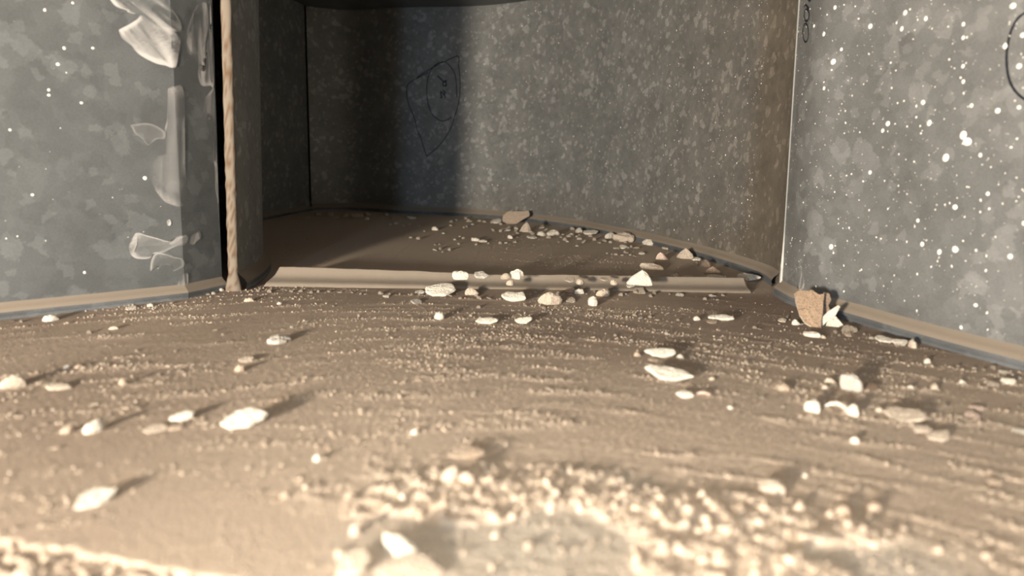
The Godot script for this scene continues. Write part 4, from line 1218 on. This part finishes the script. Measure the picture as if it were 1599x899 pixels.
	chip("leftmost chip of the shaded row by the dark corner", "flat", 1, Vector3(-0.2885, 0, -0.9917), Vector3(0.0107, 0.0024, 0.0128), 16)
	chip("dull chip of the shaded row, next to the dark corner", "chunk", 2, Vector3(-0.2858, 0, -1.0326), Vector3(0.012, 0.0052, 0.0141), 15)
	chip("dull chip of the shaded row, third from the dark corner", "chunk", 2, Vector3(-0.2693, 0, -1.0374), Vector3(0.0121, 0.0052, 0.0142), 15)
	chip("low pale chip of the shaded row in front of the third one", "flat", 1, Vector3(-0.255, 0, -1.0028), Vector3(0.0135, 0.003, 0.0162), 14)
	chip("dull chip of the shaded row just left of the widest tan flake", "chunk", 2, Vector3(-0.2422, 0, -1.0156), Vector3(0.0127, 0.0066, 0.0153), 13)
	chip("dull chip of the shaded row just right of the widest tan flake", "chunk", 2, Vector3(-0.2172, 0, -1.0526), Vector3(0.0123, 0.0053, 0.0144), 12)
	chip("small pale crumb in front of the widest tan flake", "chunk", 0, Vector3(-0.206, 0, -0.9938), Vector3(0.008, 0.0036, 0.0092), 12)
	chip("pale crumb of the shaded row, right of the widest tan flake", "chunk", 1, Vector3(-0.1903, 0, -1.0588), Vector3(0.0095, 0.0046, 0.0114), 10)
	chip("dull low chip of the shaded row, left of its rightmost pale chip", "flat", 2, Vector3(-0.1692, 0, -1.0177), Vector3(0.0146, 0.003, 0.0175), 9)
	chip("tan low chip beside the rightmost pale chip of the shaded row", "flat", 2, Vector3(-0.1393, 0, -1.0043), Vector3(0.0135, 0.0015, 0.0124), 8)

func small_crumbs():
	crumbs("small pale crumb in the line of crumbs along the front of the bent metal lip", "crumbs along the front of the bent lip", 1, [Vector3(-0.1745, -0.4779, 0.0026), Vector3(-0.1664, -0.4773, 0.0034), Vector3(-0.1651, -0.4765, 0.0033), Vector3(-0.1565, -0.4824, 0.0032), Vector3(-0.1518, -0.4792, 0.0032), Vector3(-0.1462, -0.4813, 0.0033), Vector3(-0.138, -0.4779, 0.0026), Vector3(-0.1337, -0.4818, 0.0032), Vector3(-0.127, -0.4828, 0.0025), Vector3(-0.1189, -0.4815, 0.0029), Vector3(-0.1102, -0.4813, 0.0034), Vector3(-0.1043, -0.4787, 0.0032), Vector3(-0.1006, -0.4782, 0.0025), Vector3(-0.0912, -0.4812, 0.0037), Vector3(-0.0899, -0.4816, 0.0031), Vector3(-0.0842, -0.4784, 0.0030), Vector3(-0.0775, -0.4802, 0.0020), Vector3(-0.0691, -0.4795, 0.0030), Vector3(-0.0635, -0.478, 0.0024), Vector3(-0.0577, -0.4824, 0.0032), Vector3(-0.0482, -0.4828, 0.0028), Vector3(-0.0426, -0.479, 0.0034), Vector3(-0.0492, -0.4813, 0.0031), Vector3(-0.0349, -0.4712, 0.0033), Vector3(-0.0246, -0.4818, 0.0026), Vector3(-0.0225, -0.4732, 0.0031), Vector3(-0.0157, -0.4741, 0.0033), Vector3(-0.0079, -0.4724, 0.0034), Vector3(-0.0037, -0.4805, 0.0026), Vector3(0.0082, -0.4758, 0.0035), Vector3(0.0134, -0.4902, 0.0036), Vector3(0.0175, -0.495, 0.0033), Vector3(0.0331, -0.4972, 0.0038), Vector3(0.0362, -0.4897, 0.0038), Vector3(0.0416, -0.4895, 0.0030), Vector3(0.0531, -0.4954, 0.0030), Vector3(0.0596, -0.5057, 0.0024), Vector3(0.0694, -0.5052, 0.0036), Vector3(0.0776, -0.4952, 0.0038), Vector3(0.0816, -0.5007, 0.0030), Vector3(0.0901, -0.5056, 0.0034), Vector3(0.0983, -0.4944, 0.0034), Vector3(0.1026, -0.503, 0.0034), Vector3(0.1141, -0.5045, 0.0024), Vector3(0.1228, -0.503, 0.0035), Vector3(0.1459, -0.5019, 0.0031), Vector3(0.1532, -0.5059, 0.0033), Vector3(0.1639, -0.4984, 0.0028)])
	crumbs("small pale crumb in the scatter at the foot of the curved back wall", "crumbs at the foot of the curved wall", 1, [Vector3(-0.0867, -0.9861, 0.0074), Vector3(-0.0819, -1.006, 0.0048), Vector3(-0.0641, -0.9998, 0.0075), Vector3(-0.0485, -1.0061, 0.0071), Vector3(-0.0413, -0.9996, 0.0061), Vector3(-0.0301, -0.9882, 0.0055), Vector3(-0.0186, -0.969, 0.0071), Vector3(-0.0157, -0.8819, 0.0069), Vector3(-0.0061, -0.9332, 0.0047), Vector3(-0.012, -0.8907, 0.0056), Vector3(0.0026, -0.8935, 0.0058), Vector3(0.0031, -0.9145, 0.0058), Vector3(0.0049, -0.8691, 0.0050), Vector3(0.0209, -0.8826, 0.0045), Vector3(0.0219, -0.8833, 0.0059), Vector3(0.0229, -0.8638, 0.0064), Vector3(0.0379, -0.8601, 0.0041), Vector3(0.0411, -0.9083, 0.0049), Vector3(0.0366, -0.8523, 0.0064), Vector3(0.0417, -0.829, 0.0061), Vector3(0.0462, -0.8788, 0.0061), Vector3(0.0604, -0.8659, 0.0040), Vector3(0.0655, -0.8465, 0.0060), Vector3(0.0692, -0.8517, 0.0069), Vector3(0.0596, -0.8102, 0.0066), Vector3(0.0666, -0.8458, 0.0060), Vector3(0.0763, -0.8471, 0.0040), Vector3(0.077, -0.8248, 0.0063), Vector3(0.0801, -0.8586, 0.0046), Vector3(0.0926, -0.8544, 0.0059), Vector3(0.0791, -0.7895, 0.0063), Vector3(0.0938, -0.8201, 0.0058), Vector3(0.0971, -0.794, 0.0040), Vector3(0.1051, -0.8182, 0.0046), Vector3(0.1044, -0.8101, 0.0064), Vector3(0.1097, -0.7987, 0.0041), Vector3(0.1195, -0.8151, 0.0055), Vector3(0.1111, -0.7487, 0.0045), Vector3(0.1272, -0.8021, 0.0041), Vector3(0.123, -0.7575, 0.0052), Vector3(0.1302, -0.7575, 0.0036), Vector3(0.1319, -0.7562, 0.0037), Vector3(0.1335, -0.7552, 0.0045), Vector3(-0.0606, -1.0005, 0.0048), Vector3(-0.0825, -1.0133, 0.0048), Vector3(-0.0703, -1.036, 0.0068), Vector3(0.0733, -0.9907, 0.0071), Vector3(0.0763, -0.9262, 0.0071), Vector3(0.1114, -0.8906, 0.0045), Vector3(0.1703, -0.7862, 0.0048)])
	crumbs("small white crumb scattered on the dark dusty floor of the side branch", "crumbs on the branch floor", 1, [Vector3(-0.0823, -0.7412, 0.0034), Vector3(-0.0776, -0.7421, 0.0041), Vector3(-0.0786, -0.7029, 0.0037), Vector3(-0.0735, -0.7086, 0.0047), Vector3(-0.0687, -0.6867, 0.0033), Vector3(-0.0763, -0.6988, 0.0027), Vector3(-0.039, -0.7499, 0.0044), Vector3(-0.0265, -0.7629, 0.0031), Vector3(-0.0141, -0.7655, 0.0043), Vector3(-0.0079, -0.7721, 0.0040), Vector3(0.0019, -0.7796, 0.0051), Vector3(-0.084, -0.8461, 0.0046), Vector3(-0.0836, -0.9343, 0.0052), Vector3(-0.062, -0.8189, 0.0037), Vector3(-0.057, -0.8017, 0.0043), Vector3(-0.0581, -0.7513, 0.0033), Vector3(-0.0554, -0.9579, 0.0057), Vector3(-0.0617, -0.9238, 0.0049), Vector3(-0.0645, -0.9153, 0.0037), Vector3(-0.0268, -0.9017, 0.0039), Vector3(-0.0255, -0.8873, 0.0043), Vector3(0.0565, -0.8385, 0.0050), Vector3(0.0506, -0.7896, 0.0033), Vector3(0.0612, -0.7975, 0.0047), Vector3(0.0689, -0.7609, 0.0043), Vector3(0.0954, -0.7932, 0.0031), Vector3(0.108, -0.7481, 0.0043), Vector3(0.0947, -0.7078, 0.0028), Vector3(0.0987, -0.7041, 0.0028), Vector3(0.1027, -0.7004, 0.0039), Vector3(0.1079, -0.6969, 0.0031), Vector3(0.1146, -0.7114, 0.0046), Vector3(0.1171, -0.703, 0.0036), Vector3(0.114, -0.7204, 0.0034), Vector3(0.1272, -0.7619, 0.0047), Vector3(0.1299, -0.7574, 0.0028), Vector3(0.1305, -0.6522, 0.0039), Vector3(0.1324, -0.6234, 0.0024), Vector3(0.1737, -0.6632, 0.0027), Vector3(-0.0631, -0.7012, 0.0047), Vector3(-0.0653, -0.7883, 0.0046), Vector3(-0.1157, -0.7951, 0.0034), Vector3(-0.1081, -0.861, 0.0034), Vector3(-0.1057, -0.7855, 0.0053), Vector3(-0.1623, -0.9306, 0.0053), Vector3(-0.1564, -0.9404, 0.0058), Vector3(-0.1429, -0.9194, 0.0037), Vector3(-0.1372, -0.937, 0.0052), Vector3(-0.1218, -0.9168, 0.0043)])
	crumbs("small cream crumb lying loose on the dusty floor in front of the bent lip", "crumbs on the middle floor", 1, [Vector3(-0.0666, -0.3718, 0.0020), Vector3(-0.0639, -0.3804, 0.0022), Vector3(-0.0615, -0.4194, 0.0028), Vector3(-0.0582, -0.4098, 0.0024), Vector3(-0.0326, -0.4126, 0.0024), Vector3(-0.0247, -0.4219, 0.0021), Vector3(-0.0213, -0.4456, 0.0033), Vector3(0.0089, -0.453, 0.0030), Vector3(0.0205, -0.4487, 0.0032), Vector3(0.0248, -0.4363, 0.0026), Vector3(0.0437, -0.444, 0.0033), Vector3(0.0557, -0.4242, 0.0027), Vector3(0.0768, -0.4334, 0.0028), Vector3(0.0794, -0.4252, 0.0028), Vector3(0.0861, -0.4293, 0.0030), Vector3(0.0989, -0.4395, 0.0026), Vector3(0.1017, -0.4226, 0.0021), Vector3(0.1057, -0.4118, 0.0020), Vector3(0.0577, -0.3817, 0.0020), Vector3(0.065, -0.3717, 0.0018), Vector3(0.0873, -0.3875, 0.0029), Vector3(0.1355, -0.4892, 0.0030), Vector3(0.1433, -0.5013, 0.0035), Vector3(0.1442, -0.4882, 0.0022), Vector3(0.1433, -0.4065, 0.0025), Vector3(0.145, -0.4037, 0.0030), Vector3(0.1374, -0.366, 0.0024), Vector3(0.1157, -0.3352, 0.0020), Vector3(0.1113, -0.2953, 0.0018), Vector3(0.1042, -0.2866, 0.0014), Vector3(0.1056, -0.2828, 0.0015), Vector3(-0.1129, -0.4383, 0.0023), Vector3(-0.0914, -0.4142, 0.0024), Vector3(-0.097, -0.3495, 0.0021), Vector3(-0.1167, -0.3953, 0.0030), Vector3(-0.1211, -0.38, 0.0020), Vector3(-0.0664, -0.275, 0.0015), Vector3(-0.0474, -0.2564, 0.0015), Vector3(-0.0358, -0.2797, 0.0015), Vector3(-0.049, -0.2517, 0.0014), Vector3(-0.0147, -0.2814, 0.0016), Vector3(-0.0113, -0.2777, 0.0018), Vector3(-0.0245, -0.2722, 0.0013), Vector3(-0.0894, -0.2695, 0.0021)])
	crumbs("small cream crumb on the brown dust of the floor below the right wall", "crumbs below the right wall", 1, [Vector3(0.1731, -0.4357, 0.0026), Vector3(0.1763, -0.4194, 0.0034), Vector3(0.1872, -0.3935, 0.0028), Vector3(0.1879, -0.4007, 0.0029), Vector3(0.2037, -0.398, 0.0025), Vector3(0.2029, -0.3881, 0.0032), Vector3(0.1743, -0.3585, 0.0018), Vector3(0.1881, -0.3494, 0.0025), Vector3(0.1914, -0.3508, 0.0020), Vector3(0.1925, -0.3409, 0.0025), Vector3(0.1764, -0.3232, 0.0024), Vector3(0.1796, -0.3149, 0.0017), Vector3(0.1744, -0.2936, 0.0016), Vector3(0.2034, -0.3069, 0.0015), Vector3(0.2119, -0.3084, 0.0017), Vector3(0.205, -0.2976, 0.0015), Vector3(0.208, -0.2962, 0.0018), Vector3(0.2151, -0.2951, 0.0025), Vector3(0.2164, -0.3356, 0.0020), Vector3(0.2204, -0.337, 0.0020), Vector3(0.2267, -0.3345, 0.0022), Vector3(0.2295, -0.3316, 0.0019), Vector3(0.2373, -0.3364, 0.0025), Vector3(0.239, -0.3207, 0.0024), Vector3(0.1505, -0.3736, 0.0020), Vector3(0.1401, -0.3374, 0.0019), Vector3(0.1461, -0.3245, 0.0023), Vector3(0.1442, -0.3004, 0.0025), Vector3(0.1139, -0.2834, 0.0020), Vector3(0.1108, -0.2734, 0.0017), Vector3(0.1265, -0.2775, 0.0023), Vector3(0.1315, -0.2604, 0.0012), Vector3(0.1331, -0.256, 0.0013), Vector3(0.1708, -0.2707, 0.0021), Vector3(0.1793, -0.2785, 0.0018), Vector3(0.188, -0.265, 0.0013), Vector3(0.1749, -0.2538, 0.0017), Vector3(0.1765, -0.2515, 0.0021), Vector3(0.1893, -0.2598, 0.0017), Vector3(0.2113, -0.2808, 0.0017), Vector3(0.1761, -0.2642, 0.0013), Vector3(0.1748, -0.2589, 0.0013)])
	crumbs("small tan crumb on the pale dust of the left floor", "crumbs on the left floor", 1, [Vector3(-0.2694, -0.3786, 0.0029), Vector3(-0.2746, -0.3795, 0.0024), Vector3(-0.2207, -0.3599, 0.0028), Vector3(-0.2099, -0.3545, 0.0017), Vector3(-0.228, -0.3592, 0.0020), Vector3(-0.2212, -0.4402, 0.0021), Vector3(-0.2112, -0.4494, 0.0027), Vector3(-0.2067, -0.4582, 0.0022), Vector3(-0.2024, -0.463, 0.0025), Vector3(-0.2, -0.4655, 0.0028), Vector3(-0.2128, -0.4336, 0.0024), Vector3(-0.2148, -0.4153, 0.0020), Vector3(-0.1516, -0.3618, 0.0017), Vector3(-0.1584, -0.3691, 0.0029), Vector3(-0.1609, -0.3284, 0.0017), Vector3(-0.1791, -0.3278, 0.0021), Vector3(-0.1766, -0.3113, 0.0019), Vector3(-0.1738, -0.3106, 0.0020), Vector3(-0.1559, -0.2873, 0.0014), Vector3(-0.1514, -0.2929, 0.0017), Vector3(-0.1488, -0.2967, 0.0015), Vector3(-0.145, -0.2988, 0.0019), Vector3(-0.1422, -0.3046, 0.0024), Vector3(-0.1365, -0.3061, 0.0020), Vector3(-0.1298, -0.3057, 0.0023), Vector3(-0.1584, -0.268, 0.0015), Vector3(-0.1918, -0.2715, 0.0013), Vector3(-0.2086, -0.2916, 0.0019), Vector3(-0.1423, -0.2549, 0.0016), Vector3(-0.14, -0.2537, 0.0017)])
